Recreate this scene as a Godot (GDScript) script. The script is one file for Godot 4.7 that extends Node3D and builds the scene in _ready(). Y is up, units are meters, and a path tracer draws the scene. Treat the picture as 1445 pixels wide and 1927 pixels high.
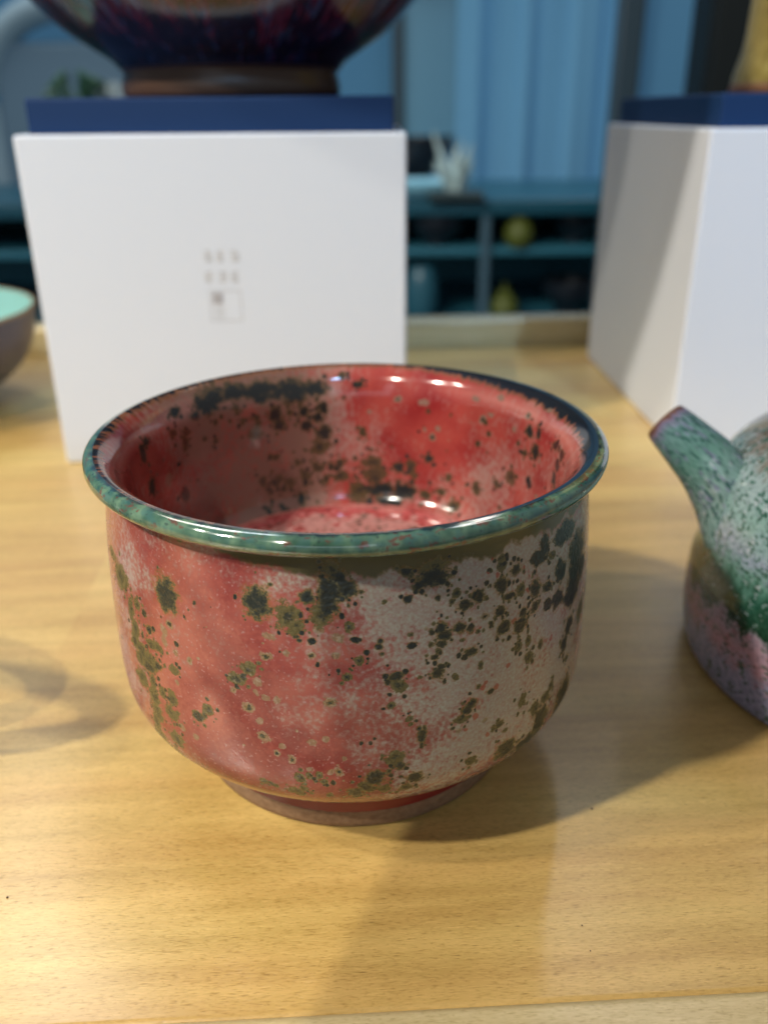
extends Node3D

# ---------------------------------------------------------------- camera, light, air

func _ready() -> void:
	var cam := Camera3D.new()
	cam.name = "camera"
	cam.fov = 60.61
	cam.near = 0.01
	cam.far = 20.0
	cam.position = Vector3(0, 0.11394, 0)
	cam.rotation = Vector3(-0.42878, 0, -0.00852)
	var lens := CameraAttributesPhysical.new()
	lens.frustum_focal_length = 6.0
	lens.frustum_focus_distance = 0.130
	lens.exposure_aperture = 2.7
	lens.frustum_near = 0.01
	lens.frustum_far = 20.0
	cam.attributes = lens
	add_child(cam)
	cam.fov = 60.61

	var we := WorldEnvironment.new()
	we.name = "surroundings"
	var env := Environment.new()
	env.background_mode = Environment.BG_COLOR
	env.background_color = Color(0.16, 0.17, 0.185).linear_to_srgb()
	env.tonemap_mode = Environment.TONE_MAPPER_LINEAR
	env.tonemap_exposure = 1.08
	env.sdfgi_enabled = true
	env.ssao_enabled = true
	env.ssil_enabled = true
	we.environment = env
	add_child(we)

	# shop spotlights up to the left, in front of the shelf
	spot("spot_lamp", Vector3(-0.95, 1.15, 0.40), Vector3(0, 0.03, -0.2), 0.66, Color(1.0, 0.965, 0.91), 0.035)
	spot("spot_lamp", Vector3(-1.02, 1.12, 0.12), Vector3(0, 0.03, -0.2), 0.22, Color(1.0, 0.965, 0.91), 0.03)
	# one more spotlight from the front: the phone that takes the picture stands in its light
	spot("spot_lamp", Vector3(-0.55, 1.20, 0.75), Vector3(0, 0.03, -0.2), 0.34, Color(1.0, 0.97, 0.91), 0.014)
	# two narrow spotlights added to brighten the gift boxes
	spot("spot_lamp", Vector3(0.15, 1.15, 0.85), Vector3(-0.06, 0.10, -0.31), 0.26, Color(0.58, 0.80, 1.0), 0.03, 6.0)
	spot("spot_lamp", Vector3(0.45, 1.15, 0.85), Vector3(0.19, 0.09, -0.33), 0.44, Color(0.62, 0.80, 1.0), 0.03, 6.0)
	# light boxes high at the back of the shop, which the varnish of the table mirrors, and fill panels added to brighten the back wall
	panel("light_box", Vector3(-0.82, 1.70, -1.50), Vector2(0.58, 0.75), 1.15, Color(1.0, 0.97, 0.92), Vector3(-0.84, PI - 0.53, 0))
	panel("light_box", Vector3(0.74, 1.66, -1.50), Vector2(0.66, 0.62), 1.25, Color(1.0, 0.96, 0.93), Vector3(-0.84, PI + 0.48, 0))
	panel("back_fill_panel", Vector3(-0.70, 2.00, -1.70), Vector2(0.5, 0.3), 0.55, Color(0.92, 0.96, 1.0))
	panel("back_fill_panel", Vector3(0.72, 2.00, -1.70), Vector2(0.5, 0.3), 0.55, Color(0.92, 0.96, 1.0))
	# soft cool fill light added behind the photographer to brighten the fronts
	panel("front_fill_panel", Vector3(-0.25, 0.85, 1.9), Vector2(1.4, 1.0), 0.45, Color(0.88, 0.94, 1.0), Vector3(-0.42, 0, 0))

	_materials()
	_setting()
	_table()
	_cup()
	_boxes()
	_bowl_on_box()
	_teapot()
	_left_bowl()
	_others()


func spot(called: String, at: Vector3, towards: Vector3, energy: float, tint: Color, size: float, cone := 50.0, softness := 0.8) -> void:
	var l := SpotLight3D.new()
	l.name = called
	l.light_color = tint
	l.light_energy = energy * at.distance_squared_to(towards)
	l.light_size = size
	l.spot_angle = cone
	l.spot_angle_attenuation = softness
	l.spot_range = 6.0
	l.spot_attenuation = 2.0
	l.shadow_enabled = true
	add_child(l, true)
	l.look_at_from_position(at, towards, Vector3.UP)


func panel(called: String, at: Vector3, size: Vector2, energy: float, tint: Color, turn := Vector3(-PI / 2, 0, 0)) -> void:
	var l := AreaLight3D.new()
	l.name = called
	l.area_size = size
	l.light_color = tint
	l.light_energy = energy
	l.shadow_enabled = true
	add_child(l, true)
	l.position = at
	l.rotation = turn


# ---------------------------------------------------------------- small helpers

func base(called: String, label: String, category: String, at := Vector3.ZERO, turn := 0.0, group := "") -> Node3D:
	var o := Node3D.new()
	o.name = called
	add_child(o, true)
	o.position = at
	o.rotation.y = turn
	tag(o, label, category, group)
	return o


func tag(o: Node, label: String, category: String, group := "") -> void:
	o.set_meta("label", label)
	o.set_meta("category", category)
	if group:
		o.set_meta("group", group)


func put(called: String, mesh: Mesh, mat: Material, parent: Node, at := Vector3.ZERO, turn := 0.0) -> MeshInstance3D:
	var o := MeshInstance3D.new()
	o.name = called
	o.mesh = mesh
	o.material_override = mat
	o.position = at
	o.rotation.y = turn
	parent.add_child(o, true)
	return o


func struct(called: String, mesh: Mesh, mat: Material, at := Vector3.ZERO, turn := 0.0) -> MeshInstance3D:
	var o := put(called, mesh, mat, self, at, turn)
	o.set_meta("kind", "structure")
	return o


func mm(list: Array) -> PackedVector2Array:
	var p := PackedVector2Array()
	for q in list:
		p.append(q * 0.001)
	return p


# points of a smooth curve through the given ones
func smooth(p: PackedVector2Array, steps: int) -> PackedVector2Array:
	var out := PackedVector2Array()
	for i in p.size() - 1:
		var a := p[maxi(i - 1, 0)]
		var b := p[i]
		var c := p[i + 1]
		var d := p[mini(i + 2, p.size() - 1)]
		var chord := b.distance_to(c)
		var ta := (c - a) / maxf(a.distance_to(b) + chord, 1e-9) * chord
		var tb := (d - b) / maxf(c.distance_to(d) + chord, 1e-9) * chord
		for k in steps:
			var t := float(k) / steps
			var t2 := t * t
			var t3 := t2 * t
			out.append(b * (2 * t3 - 3 * t2 + 1) + ta * (t3 - 2 * t2 + t) + c * (3 * t2 - 2 * t3) + tb * (t3 - t2))
	out.append(p[p.size() - 1])
	return out


# a surface turned about the y axis; the profile (radius, height) runs up the outside and down the inside
# u goes round with the middle of the texture towards +z; v is the height between y_top (0) and y_low (1), or along the profile
func lathe(prof: PackedVector2Array, segs: int, y_low := 0.0, y_top := 0.0, wobble := 0.0) -> ArrayMesh:
	var n := prof.size()
	var verts := PackedVector3Array()
	var norms := PackedVector3Array()
	var uvs := PackedVector2Array()
	var tans := PackedFloat32Array()
	var length := PackedFloat32Array([0.0])
	for i in range(1, n):
		length.append(length[i - 1] + prof[i].distance_to(prof[i - 1]))
	for i in n:
		var t := (prof[mini(i + 1, n - 1)] - prof[maxi(i - 1, 0)]).normalized()
		var nr := t.y
		var ny := -t.x
		var v := length[i] / length[n - 1]
		if y_top > y_low:
			v = (y_top - prof[i].y) / (y_top - y_low)
		for j in segs + 1:
			var a := TAU * j / segs - PI
			var w := 1.0 + wobble * (sin(a * 2.0 + 0.7) + 0.6 * sin(a * 3.0 + 2.0 + prof[i].y * 60.0))
			verts.append(Vector3(prof[i].x * w * sin(a), prof[i].y, prof[i].x * w * cos(a)))
			norms.append(Vector3(nr * sin(a), ny, nr * cos(a)))
			uvs.append(Vector2(float(j) / segs, v))
			tans.append_array([cos(a), 0.0, -sin(a), 1.0])
	var idx := PackedInt32Array()
	for i in n - 1:
		for j in segs:
			var a0 := i * (segs + 1) + j
			var b0 := a0 + segs + 1
			idx.append_array([a0, b0, a0 + 1, a0 + 1, b0, b0 + 1])
	return commit(verts, norms, uvs, idx, tans)


func commit(verts: PackedVector3Array, norms: PackedVector3Array, uvs: PackedVector2Array, idx: PackedInt32Array, tans := PackedFloat32Array()) -> ArrayMesh:
	for k in range(0, idx.size(), 3):  # front faces run clockwise
		var a := verts[idx[k]]
		var nrm := (verts[idx[k + 1]] - a).cross(verts[idx[k + 2]] - a)
		if nrm.dot(norms[idx[k]] + norms[idx[k + 1]] + norms[idx[k + 2]]) > 0.0:
			var s := idx[k + 1]
			idx[k + 1] = idx[k + 2]
			idx[k + 2] = s
	var arr := []
	arr.resize(Mesh.ARRAY_MAX)
	arr[Mesh.ARRAY_VERTEX] = verts
	arr[Mesh.ARRAY_NORMAL] = norms
	arr[Mesh.ARRAY_TEX_UV] = uvs
	if tans.size():
		arr[Mesh.ARRAY_TANGENT] = tans
	arr[Mesh.ARRAY_INDEX] = idx
	var m := ArrayMesh.new()
	m.add_surface_from_arrays(Mesh.PRIMITIVE_TRIANGLES, arr)
	return m


# a box with rounded edges, its base at y = 0
func rbox(size: Vector3, r: float, steps := 3) -> ArrayMesh:
	var h := size * 0.5
	var verts := PackedVector3Array()
	var norms := PackedVector3Array()
	var uvs := PackedVector2Array()
	var idx := PackedInt32Array()
	for axis in 3:
		for sgn in [-1.0, 1.0]:
			var ua := (axis + 1) % 3
			var va := (axis + 2) % 3
			var us := []
			var vs := []
			for k in steps + 1:
				var q := r * (1.0 - tan(PI / 4 * (1.0 - float(k) / steps)))
				us.append(-h[ua] + q)
				vs.append(-h[va] + q)
			for k in range(steps, -1, -1):
				us.append(-us[k])
				vs.append(-vs[k])
			var first := verts.size()
			for u in us:
				for v in vs:
					var p := Vector3()
					p[axis] = h[axis] * sgn
					p[ua] = u
					p[va] = v
					var inner := p.clamp(-h + Vector3.ONE * r, h - Vector3.ONE * r)
					var nn := (p - inner).normalized()
					verts.append(inner + nn * r + Vector3(0, h.y, 0))
					norms.append(nn)
					uvs.append(Vector2(u, -v) if axis == 1 else Vector2(v, -u))
			var w := vs.size()
			for i in us.size() - 1:
				for j in w - 1:
					var a := first + i * w + j
					idx.append_array([a, a + w, a + 1, a + 1, a + w, a + w + 1])
	return commit(verts, norms, uvs, idx)


func box(size: Vector3) -> Mesh:
	return rbox(size, minf(0.002, minf(size.x, minf(size.y, size.z)) * 0.3), 2)


# a round tube along points
func tube(points: PackedVector3Array, radii: PackedFloat32Array, sides := 20) -> ArrayMesh:
	var verts := PackedVector3Array()
	var norms := PackedVector3Array()
	var uvs := PackedVector2Array()
	var idx := PackedInt32Array()
	var up := Vector3.UP
	for i in points.size():
		var t := (points[mini(i + 1, points.size() - 1)] - points[maxi(i - 1, 0)]).normalized()
		var side := t.cross(up)
		if side.length() < 0.1:
			side = t.cross(Vector3.RIGHT)
		side = side.normalized()
		var other := side.cross(t).normalized()
		for j in sides + 1:
			var a := TAU * j / sides
			var nn := side * cos(a) + other * sin(a)
			verts.append(points[i] + nn * radii[i])
			norms.append(nn)
			uvs.append(Vector2(float(j) / sides, float(i) / (points.size() - 1)))
	for i in points.size() - 1:
		for j in sides:
			var a := i * (sides + 1) + j
			idx.append_array([a, a + sides + 1, a + 1, a + 1, a + sides + 1, a + sides + 2])
	return commit(verts, norms, uvs, idx)


func noise(sd: int, freq: float, octaves := 3, kind := FastNoiseLite.TYPE_SIMPLEX_SMOOTH) -> FastNoiseLite:
	var n := FastNoiseLite.new()
	n.seed = sd
	n.noise_type = kind
	n.frequency = freq
	n.fractal_octaves = octaves
	return n


func mat(c: Color, rough := 0.6, spec := 0.5, metal := 0.0) -> StandardMaterial3D:
	var m := StandardMaterial3D.new()
	m.albedo_color = c
	m.roughness = rough
	m.metallic_specular = spec
	m.metallic = metal
	return m


func picture(bytes: PackedByteArray, w: int, h: int) -> ImageTexture:
	return ImageTexture.create_from_image(Image.create_from_data(w, h, false, Image.FORMAT_RGB8, bytes))


func grey_picture(bytes: PackedByteArray, w: int, h: int) -> ImageTexture:
	return ImageTexture.create_from_image(Image.create_from_data(w, h, false, Image.FORMAT_L8, bytes))


# ---------------------------------------------------------------- glaze painting

var PW := 2048
var PH := 752
var p_low := 0.0
var p_top := 61.0
var p_rad := 43.0
var p_grow := 1.06
var a_dark := PackedFloat32Array()
var a_olive := PackedFloat32Array()
var a_tan := PackedFloat32Array()
var a_red := PackedFloat32Array()
var edge_noise: FastNoiseLite
var fine_noise: FastNoiseLite


func start_paint(w: int, h: int, low: float, top: float, rad: float) -> void:
	PW = w
	PH = h
	p_low = low
	p_top = top
	p_rad = rad
	for a in 4:
		var z := PackedFloat32Array()
		z.resize(w * h)
		z.fill(0.0)
		if a == 0: a_dark = z
		elif a == 1: a_olive = z
		elif a == 2: a_tan = z
		else: a_red = z
	crumb_rng.seed = 4
	edge_noise = noise(11, 0.55, 3)
	fine_noise = noise(12, 2.6, 2)


# one spot of the glaze: angle from the front in degrees, height, half width and half height in mm, and its kind
func s(deg: float, y: float, w: float, h: float, kind: String) -> void:
	if kind == "d" or kind == "o":
		w *= p_grow
		h *= p_grow
	var per_x := PW / (TAU * p_rad)
	var per_y := PH / (p_top - p_low)
	var cx := (deg / 360.0 + 0.5) * PW
	var cy := (p_top - y) * per_y
	var grow := 1.5
	var x0 := int(cx - w * grow * per_x - 1)
	var x1 := int(cx + w * grow * per_x + 2)
	var y0 := maxi(0, int(cy - h * grow * per_y - 1))
	var y1 := mini(PH - 1, int(cy + h * grow * per_y + 2))
	for py in range(y0, y1):
		var dy := (py - cy) / per_y
		for px in range(x0, x1):
			var dx := (px - cx) / per_x
			var q := sqrt(dx * dx / (w * w) + dy * dy / (h * h))
			if q > 1.5:
				continue
			var ang := (float(px) / PW - 0.5) * TAU
			var sx := p_rad * sin(ang)
			var sz := p_rad * cos(ang)
			var yy := y - dy
			q += 0.52 * edge_noise.get_noise_3d(sx, yy, sz) + 0.30 * fine_noise.get_noise_3d(sx, yy, sz)
			var at := py * PW + posmod(px, PW)
			var edge := clampf((1.0 - q) * 5.0 + 0.3, 0.0, 1.0)
			if kind == "o":
				a_olive[at] = maxf(a_olive[at], edge)
				a_dark[at] = maxf(a_dark[at], clampf((0.45 - q) * 2.2 + 0.9 * fine_noise.get_noise_3d(sz, yy * 1.3, sx), 0.0, 0.8))
			elif kind == "d":
				a_olive[at] = maxf(a_olive[at], maxf(edge, clampf((1.30 - q) * 1.2, 0.0, 0.42)))
				a_dark[at] = maxf(a_dark[at], clampf((0.86 - q) * 3.0 + 0.5 * fine_noise.get_noise_3d(sz, yy * 1.3, sx), 0.0, 0.95))
			elif kind == "b":
				a_olive[at] = maxf(a_olive[at], clampf((1.25 - q) * 3.0, 0.0, 0.7))
				a_dark[at] = maxf(a_dark[at], clampf((1.0 - q) * 4.0 + 0.3, 0.0, 1.0))
			elif kind == "t":
				a_tan[at] = maxf(a_tan[at], edge * 0.85)
			elif kind == "c":
				a_tan[at] = maxf(a_tan[at], edge * 0.9)
				a_olive[at] = maxf(a_olive[at], clampf((0.62 - q) * 3.0, 0.0, 0.9))
				a_dark[at] = maxf(a_dark[at], clampf((0.45 - q) * 3.0 + 0.4 * fine_noise.get_noise_3d(sz, yy * 1.3, sx), 0.0, 0.95))
			else:
				a_red[at] = maxf(a_red[at], edge)
	if w > 0.7 and (kind == "d" or kind == "o"):
		crumbs(deg, y, w, h)


# values known at some (degrees, height) spread smoothly over the whole surface
func spread(known: Array, rest: float) -> PackedFloat32Array:
	var w := 180
	var h := 60
	var im := Image.create(w, h, false, Image.FORMAT_RF)
	for j in h:
		var y := p_top - (j + 0.5) / h * (p_top - p_low)
		for i in w:
			var deg := ((i + 0.5) / w - 0.5) * 360.0
			var total := 0.02
			var sum := 0.02 * rest
			for k in known:
				var dd: float = absf(deg - k.x)
				dd = minf(dd, 360.0 - dd) * p_rad * 0.01745
				var d2: float = dd * dd + (y - k.y) * (y - k.y) + 3.0
				var wt := 25.0 / (d2 * sqrt(d2))
				total += wt
				sum += wt * k.z
			im.set_pixel(i, j, Color(sum / total, 0, 0))
	im.resize(PW, PH, Image.INTERPOLATE_BILINEAR)
	return im.get_data().to_float32_array()


var crumb_rng := RandomNumberGenerator.new()


func crumbs(deg: float, y: float, w: float, h: float) -> void:
	var rng := crumb_rng
	for k in 5:
		var a := rng.randf() * TAU
		var r := rng.randf_range(0.12, 0.40)
		s(deg + cos(a) * w * rng.randf_range(1.2, 1.9) / p_rad * 57.3, y + sin(a) * h * rng.randf_range(1.2, 1.9), r, r * rng.randf_range(0.8, 1.5), ["b", "o", "o", "d"][rng.randi() % 4])


func outer_spots() -> void:
	s(-37.6, 49.2, 2.48, 2.88, "d")
	s(-15.8, 51.9, 2.17, 2.30, "d")
	s(-9.9, 50.1, 1.69, 2.31, "o")
	s(-8.3, 48.8, 1.22, 1.17, "o")
	s(-2.0, 53.8, 1.61, 3.58, "d")
	s(-6.0, 53.3, 1.04, 1.12, "d")
	s(1.7, 54.6, 1.24, 1.25, "d")
	s(-3.6, 50.6, 1.63, 1.80, "o")
	s(-1.4, 57.7, 1.01, 1.43, "o")
	s(0.3, 56.0, 0.87, 1.27, "d")
	s(-56.5, 46.6, 2.93, 2.30, "o")
	s(-62.5, 48.9, 2.49, 1.10, "o")
	s(-51.9, 42.4, 1.14, 2.15, "o")
	s(-48.6, 44.3, 0.97, 1.03, "o")
	s(-45.9, 43.6, 0.70, 0.72, "b")
	s(-50.6, 39.0, 1.30, 2.43, "o")
	s(-51.4, 36.6, 1.64, 1.64, "o")
	s(-44.4, 41.1, 0.83, 0.82, "d")
	s(-44.1, 38.6, 1.63, 0.95, "o")
	s(-41.8, 38.8, 1.19, 0.82, "o")
	s(-48.7, 35.7, 1.83, 1.72, "o")
	s(-45.9, 35.3, 2.53, 1.78, "o")
	s(-46.3, 33.8, 1.65, 1.13, "d")
	s(-42.6, 35.3, 0.95, 0.77, "d")
	s(-49.7, 34.1, 1.74, 1.41, "o")
	s(-50.5, 30.2, 1.90, 1.77, "o")
	s(-45.3, 31.2, 0.89, 1.63, "o")
	s(-39.2, 42.5, 0.80, 1.36, "t")
	s(-39.2, 40.7, 0.67, 0.89, "t")
	s(-37.1, 44.3, 0.87, 0.76, "c")
	s(-35.5, 41.3, 0.48, 0.48, "b")
	s(-36.0, 39.6, 0.61, 0.59, "t")
	s(-32.2, 39.3, 0.67, 0.78, "c")
	s(-37.2, 36.3, 1.18, 0.83, "o")
	s(-36.5, 34.1, 0.52, 0.52, "t")
	s(-45.9, 28.3, 1.50, 2.19, "o")
	s(-42.0, 30.3, 0.96, 1.04, "o")
	s(-38.9, 30.3, 1.14, 1.57, "o")
	s(-45.5, 25.2, 1.69, 2.24, "o")
	s(-46.8, 22.5, 1.14, 2.16, "o")
	s(-39.8, 27.1, 1.49, 1.43, "o")
	s(-37.7, 28.0, 0.55, 0.45, "o")
	s(-47.2, 19.0, 2.62, 1.98, "o")
	s(-39.6, 22.0, 1.75, 1.75, "o")
	s(-37.0, 25.4, 0.89, 0.91, "t")
	s(-43.0, 16.7, 2.03, 2.16, "o")
	s(-28.5, 31.4, 1.05, 1.14, "o")
	s(-31.4, 29.3, 1.04, 0.98, "d")
	s(-32.4, 29.8, 0.46, 0.55, "o")
	s(-33.0, 24.8, 0.64, 0.63, "t")
	s(-18.9, 33.8, 0.97, 0.97, "c")
	s(-15.0, 36.2, 0.67, 0.66, "t")
	s(-16.7, 31.9, 0.61, 0.69, "t")
	s(-21.8, 36.5, 0.64, 0.58, "c")
	s(-17.2, 37.2, 0.43, 0.48, "t")
	s(-16.5, 38.7, 0.76, 0.82, "t")
	s(-16.1, 29.0, 1.13, 1.02, "c")
	s(-13.6, 26.4, 0.51, 0.64, "c")
	s(-12.3, 27.9, 0.59, 0.62, "t")
	s(-12.8, 36.2, 0.49, 0.76, "t")
	s(-20.6, 38.4, 1.26, 0.76, "o")
	s(-17.1, 19.8, 0.67, 0.74, "o")
	s(-14.8, 19.2, 0.65, 0.59, "o")
	s(-18.4, 40.8, 1.20, 1.09, "o")
	s(-21.7, 38.8, 1.00, 0.94, "o")
	s(-19.6, 38.8, 0.79, 0.74, "o")
	s(-14.6, 43.4, 1.06, 0.79, "c")
	s(-10.6, 44.3, 0.70, 0.61, "t")
	s(-11.6, 44.5, 0.24, 0.27, "b")
	s(-5.3, 46.5, 0.60, 0.51, "b")
	s(-5.7, 44.2, 0.68, 0.61, "c")
	s(-4.5, 42.8, 0.30, 0.44, "b")
	s(1.0, 40.8, 0.83, 0.80, "o")
	s(3.4, 43.4, 0.68, 0.79, "o")
	s(4.8, 44.7, 0.37, 0.43, "b")
	s(2.8, 46.8, 0.67, 0.49, "b")
	s(1.6, 48.8, 0.66, 0.91, "o")
	s(-0.5, 47.1, 1.04, 0.75, "t")
	s(-1.0, 44.3, 0.68, 0.61, "t")
	s(-7.2, 47.8, 0.38, 0.41, "b")
	s(-4.1, 48.4, 0.97, 0.66, "t")
	s(-13.7, 46.7, 1.11, 0.59, "t")
	s(-2.3, 36.4, 0.92, 0.94, "c")
	s(-6.2, 29.0, 0.64, 0.71, "t")
	s(-3.5, 29.8, 0.55, 0.61, "t")
	s(-10.5, 25.6, 0.75, 1.00, "c")
	s(-0.0, 26.2, 0.48, 0.53, "t")
	s(-1.1, 23.5, 0.72, 1.12, "c")
	s(-2.9, 23.5, 0.49, 0.57, "t")
	s(-7.1, 23.9, 0.49, 0.57, "t")
	s(-9.0, 22.0, 1.00, 0.96, "o")
	s(-7.2, 22.5, 0.66, 0.80, "o")
	s(-5.2, 22.6, 0.66, 0.80, "o")
	s(-4.4, 21.5, 0.82, 0.64, "o")
	s(-2.4, 21.3, 0.41, 0.54, "b")
	s(-10.4, 18.5, 1.22, 1.35, "o")
	s(-8.7, 19.4, 0.85, 0.87, "o")
	s(-3.4, 18.0, 0.50, 0.71, "o")
	s(3.4, 29.0, 0.31, 0.39, "b")
	s(5.2, 28.9, 0.31, 0.39, "b")
	s(6.0, 29.7, 0.24, 0.30, "b")
	s(10.7, 38.5, 1.17, 1.10, "o")
	s(9.3, 35.4, 0.55, 0.56, "o")
	s(12.9, 32.6, 0.73, 0.66, "o")
	s(13.2, 31.6, 0.49, 0.49, "o")
	s(15.4, 28.9, 0.75, 1.11, "d")
	s(9.9, 25.7, 1.47, 1.29, "o")
	s(11.0, 24.0, 0.74, 0.78, "d")
	s(5.9, 22.0, 1.62, 1.72, "d")
	s(2.1, 18.6, 1.47, 1.46, "d")
	s(4.1, 20.0, 1.39, 1.54, "o")
	s(14.2, 21.0, 1.31, 1.09, "d")
	s(12.6, 18.8, 1.21, 0.87, "o")
	s(7.8, 19.3, 1.00, 1.13, "o")
	s(18.0, 55.2, 2.37, 1.59, "d")
	s(17.0, 54.8, 1.71, 1.11, "d")
	s(15.1, 54.3, 1.00, 0.64, "d")
	s(12.3, 56.5, 0.82, 0.72, "d")
	s(19.6, 54.3, 1.04, 0.63, "d")
	s(18.5, 56.8, 2.21, 0.97, "o")
	s(12.8, 52.4, 0.69, 0.64, "b")
	s(11.5, 52.9, 0.30, 0.31, "b")
	s(18.8, 51.8, 0.48, 0.49, "d")
	s(8.3, 52.4, 0.37, 0.39, "o")
	s(22.4, 55.3, 0.33, 0.31, "b")
	s(22.5, 52.1, 0.67, 0.81, "o")
	s(24.0, 49.9, 1.12, 0.84, "d")
	s(27.4, 50.8, 1.08, 1.18, "d")
	s(24.8, 51.8, 0.35, 0.33, "o")
	s(21.5, 50.9, 0.41, 0.42, "o")
	s(28.8, 47.1, 0.74, 0.70, "c")
	s(29.2, 50.0, 0.56, 0.51, "o")
	s(27.3, 49.0, 0.27, 0.34, "o")
	s(19.3, 47.1, 0.90, 1.01, "d")
	s(19.9, 45.8, 1.07, 0.95, "d")
	s(19.3, 44.6, 0.83, 0.71, "d")
	s(23.1, 46.5, 1.11, 1.03, "d")
	s(25.6, 45.9, 0.63, 0.78, "d")
	s(27.3, 45.0, 0.38, 0.36, "o")
	s(28.5, 44.9, 0.29, 0.36, "o")
	s(30.4, 45.4, 0.59, 0.70, "d")
	s(33.4, 44.1, 1.25, 1.19, "d")
	s(34.9, 42.0, 0.44, 0.55, "d")
	s(13.5, 45.2, 0.70, 0.51, "b")
	s(13.1, 46.9, 0.54, 0.34, "o")
	s(17.2, 44.7, 0.40, 0.43, "o")
	s(7.5, 46.4, 0.45, 0.42, "d")
	s(7.1, 45.4, 0.53, 0.51, "d")
	s(7.6, 44.2, 0.30, 0.34, "o")
	s(8.7, 42.3, 0.23, 0.26, "b")
	s(16.2, 47.5, 0.31, 0.35, "t")
	s(17.8, 42.5, 0.73, 0.54, "d")
	s(25.7, 42.0, 1.09, 0.73, "d")
	s(24.4, 41.4, 0.53, 0.44, "b")
	s(28.6, 41.3, 0.29, 0.28, "o")
	s(28.1, 39.1, 0.47, 0.75, "o")
	s(23.7, 44.3, 0.53, 0.36, "o")
	s(18.6, 39.7, 0.92, 1.09, "d")
	s(19.3, 40.7, 0.67, 0.44, "d")
	s(10.3, 40.4, 0.93, 0.72, "d")
	s(15.1, 39.6, 0.49, 0.36, "o")
	s(22.3, 38.4, 0.61, 0.65, "o")
	s(32.6, 47.2, 1.00, 0.87, "d")
	s(32.8, 51.3, 1.21, 1.36, "d")
	s(32.9, 54.5, 0.98, 0.98, "o")
	s(30.0, 54.3, 0.38, 0.24, "b")
	s(34.7, 49.1, 0.85, 0.70, "d")
	s(32.9, 55.4, 0.79, 0.64, "o")
	s(36.6, 53.0, 1.18, 0.83, "d")
	s(37.9, 49.4, 1.12, 1.14, "o")
	s(42.7, 48.3, 1.16, 1.52, "d")
	s(46.5, 47.4, 1.17, 0.91, "d")
	s(43.6, 53.1, 2.06, 1.27, "b")
	s(45.7, 54.4, 1.23, 1.87, "b")
	s(48.5, 52.2, 1.07, 0.71, "o")
	s(54.4, 54.4, 3.50, 1.74, "b")
	s(51.8, 48.5, 1.80, 1.85, "b")
	s(60.8, 49.1, 3.55, 3.47, "b")
	s(58.0, 42.8, 2.87, 2.50, "b")
	s(59.2, 45.5, 2.72, 2.82, "b")
	s(63.9, 45.1, 2.31, 2.11, "b")
	s(50.7, 43.9, 1.78, 1.57, "b")
	s(46.9, 44.2, 1.06, 1.15, "b")
	s(57.3, 36.8, 1.55, 1.58, "d")
	s(55.3, 33.8, 1.19, 1.47, "d")
	s(66.0, 36.5, 2.20, 2.34, "o")
	s(42.4, 45.3, 1.18, 0.93, "d")
	s(38.0, 43.4, 1.28, 1.40, "d")
	s(38.7, 45.3, 0.82, 0.82, "d")
	s(40.9, 36.8, 1.04, 1.11, "o")
	s(37.9, 39.8, 0.71, 0.97, "o")
	s(40.6, 39.8, 0.64, 0.97, "o")
	s(44.6, 37.8, 0.59, 0.91, "o")
	s(35.0, 37.2, 0.44, 0.49, "r")
	s(57.5, 30.2, 0.84, 0.75, "o")
	s(36.3, 44.6, 0.55, 0.56, "r")
	s(40.1, 48.8, 0.48, 0.44, "r")
	s(48.8, 37.4, 0.52, 0.64, "r")
	s(30.0, 54.1, 0.47, 0.40, "r")
	s(31.9, 53.1, 0.39, 0.50, "r")
	s(39.8, 29.1, 0.93, 1.42, "o")
	s(44.5, 25.7, 1.15, 1.24, "o")
	s(48.3, 26.3, 1.48, 1.25, "o")
	s(50.4, 27.8, 0.76, 1.08, "o")
	s(57.9, 21.6, 2.79, 4.21, "d")
	s(47.4, 22.0, 1.97, 2.89, "d")
	s(47.4, 19.4, 2.08, 2.05, "o")
	s(43.8, 18.6, 2.99, 1.65, "d")
	s(36.6, 20.4, 2.25, 1.93, "d")
	s(35.2, 19.5, 1.15, 0.99, "o")
	s(26.8, 21.3, 0.98, 1.11, "o")
	s(26.1, 32.6, 0.85, 0.88, "d")
	s(25.2, 31.8, 0.93, 0.89, "d")
	s(23.8, 30.4, 1.10, 0.92, "o")
	s(27.2, 30.2, 0.49, 0.62, "r")
	s(33.7, 26.5, 0.90, 0.66, "o")
	s(31.8, 26.3, 0.53, 0.66, "o")
	s(35.3, 24.8, 0.62, 0.48, "o")
	s(29.6, 28.7, 0.52, 0.41, "t")
	s(30.7, 33.8, 0.62, 0.49, "d")
	s(28.8, 35.0, 0.49, 0.49, "r")
	s(32.0, 34.2, 0.62, 0.51, "r")
	s(27.7, 35.4, 0.39, 0.39, "o")
	s(40.7, 26.3, 0.42, 0.45, "o")
	s(25.0, 28.1, 0.38, 0.31, "r")
	s(23.4, 28.3, 0.47, 0.52, "t")


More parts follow.
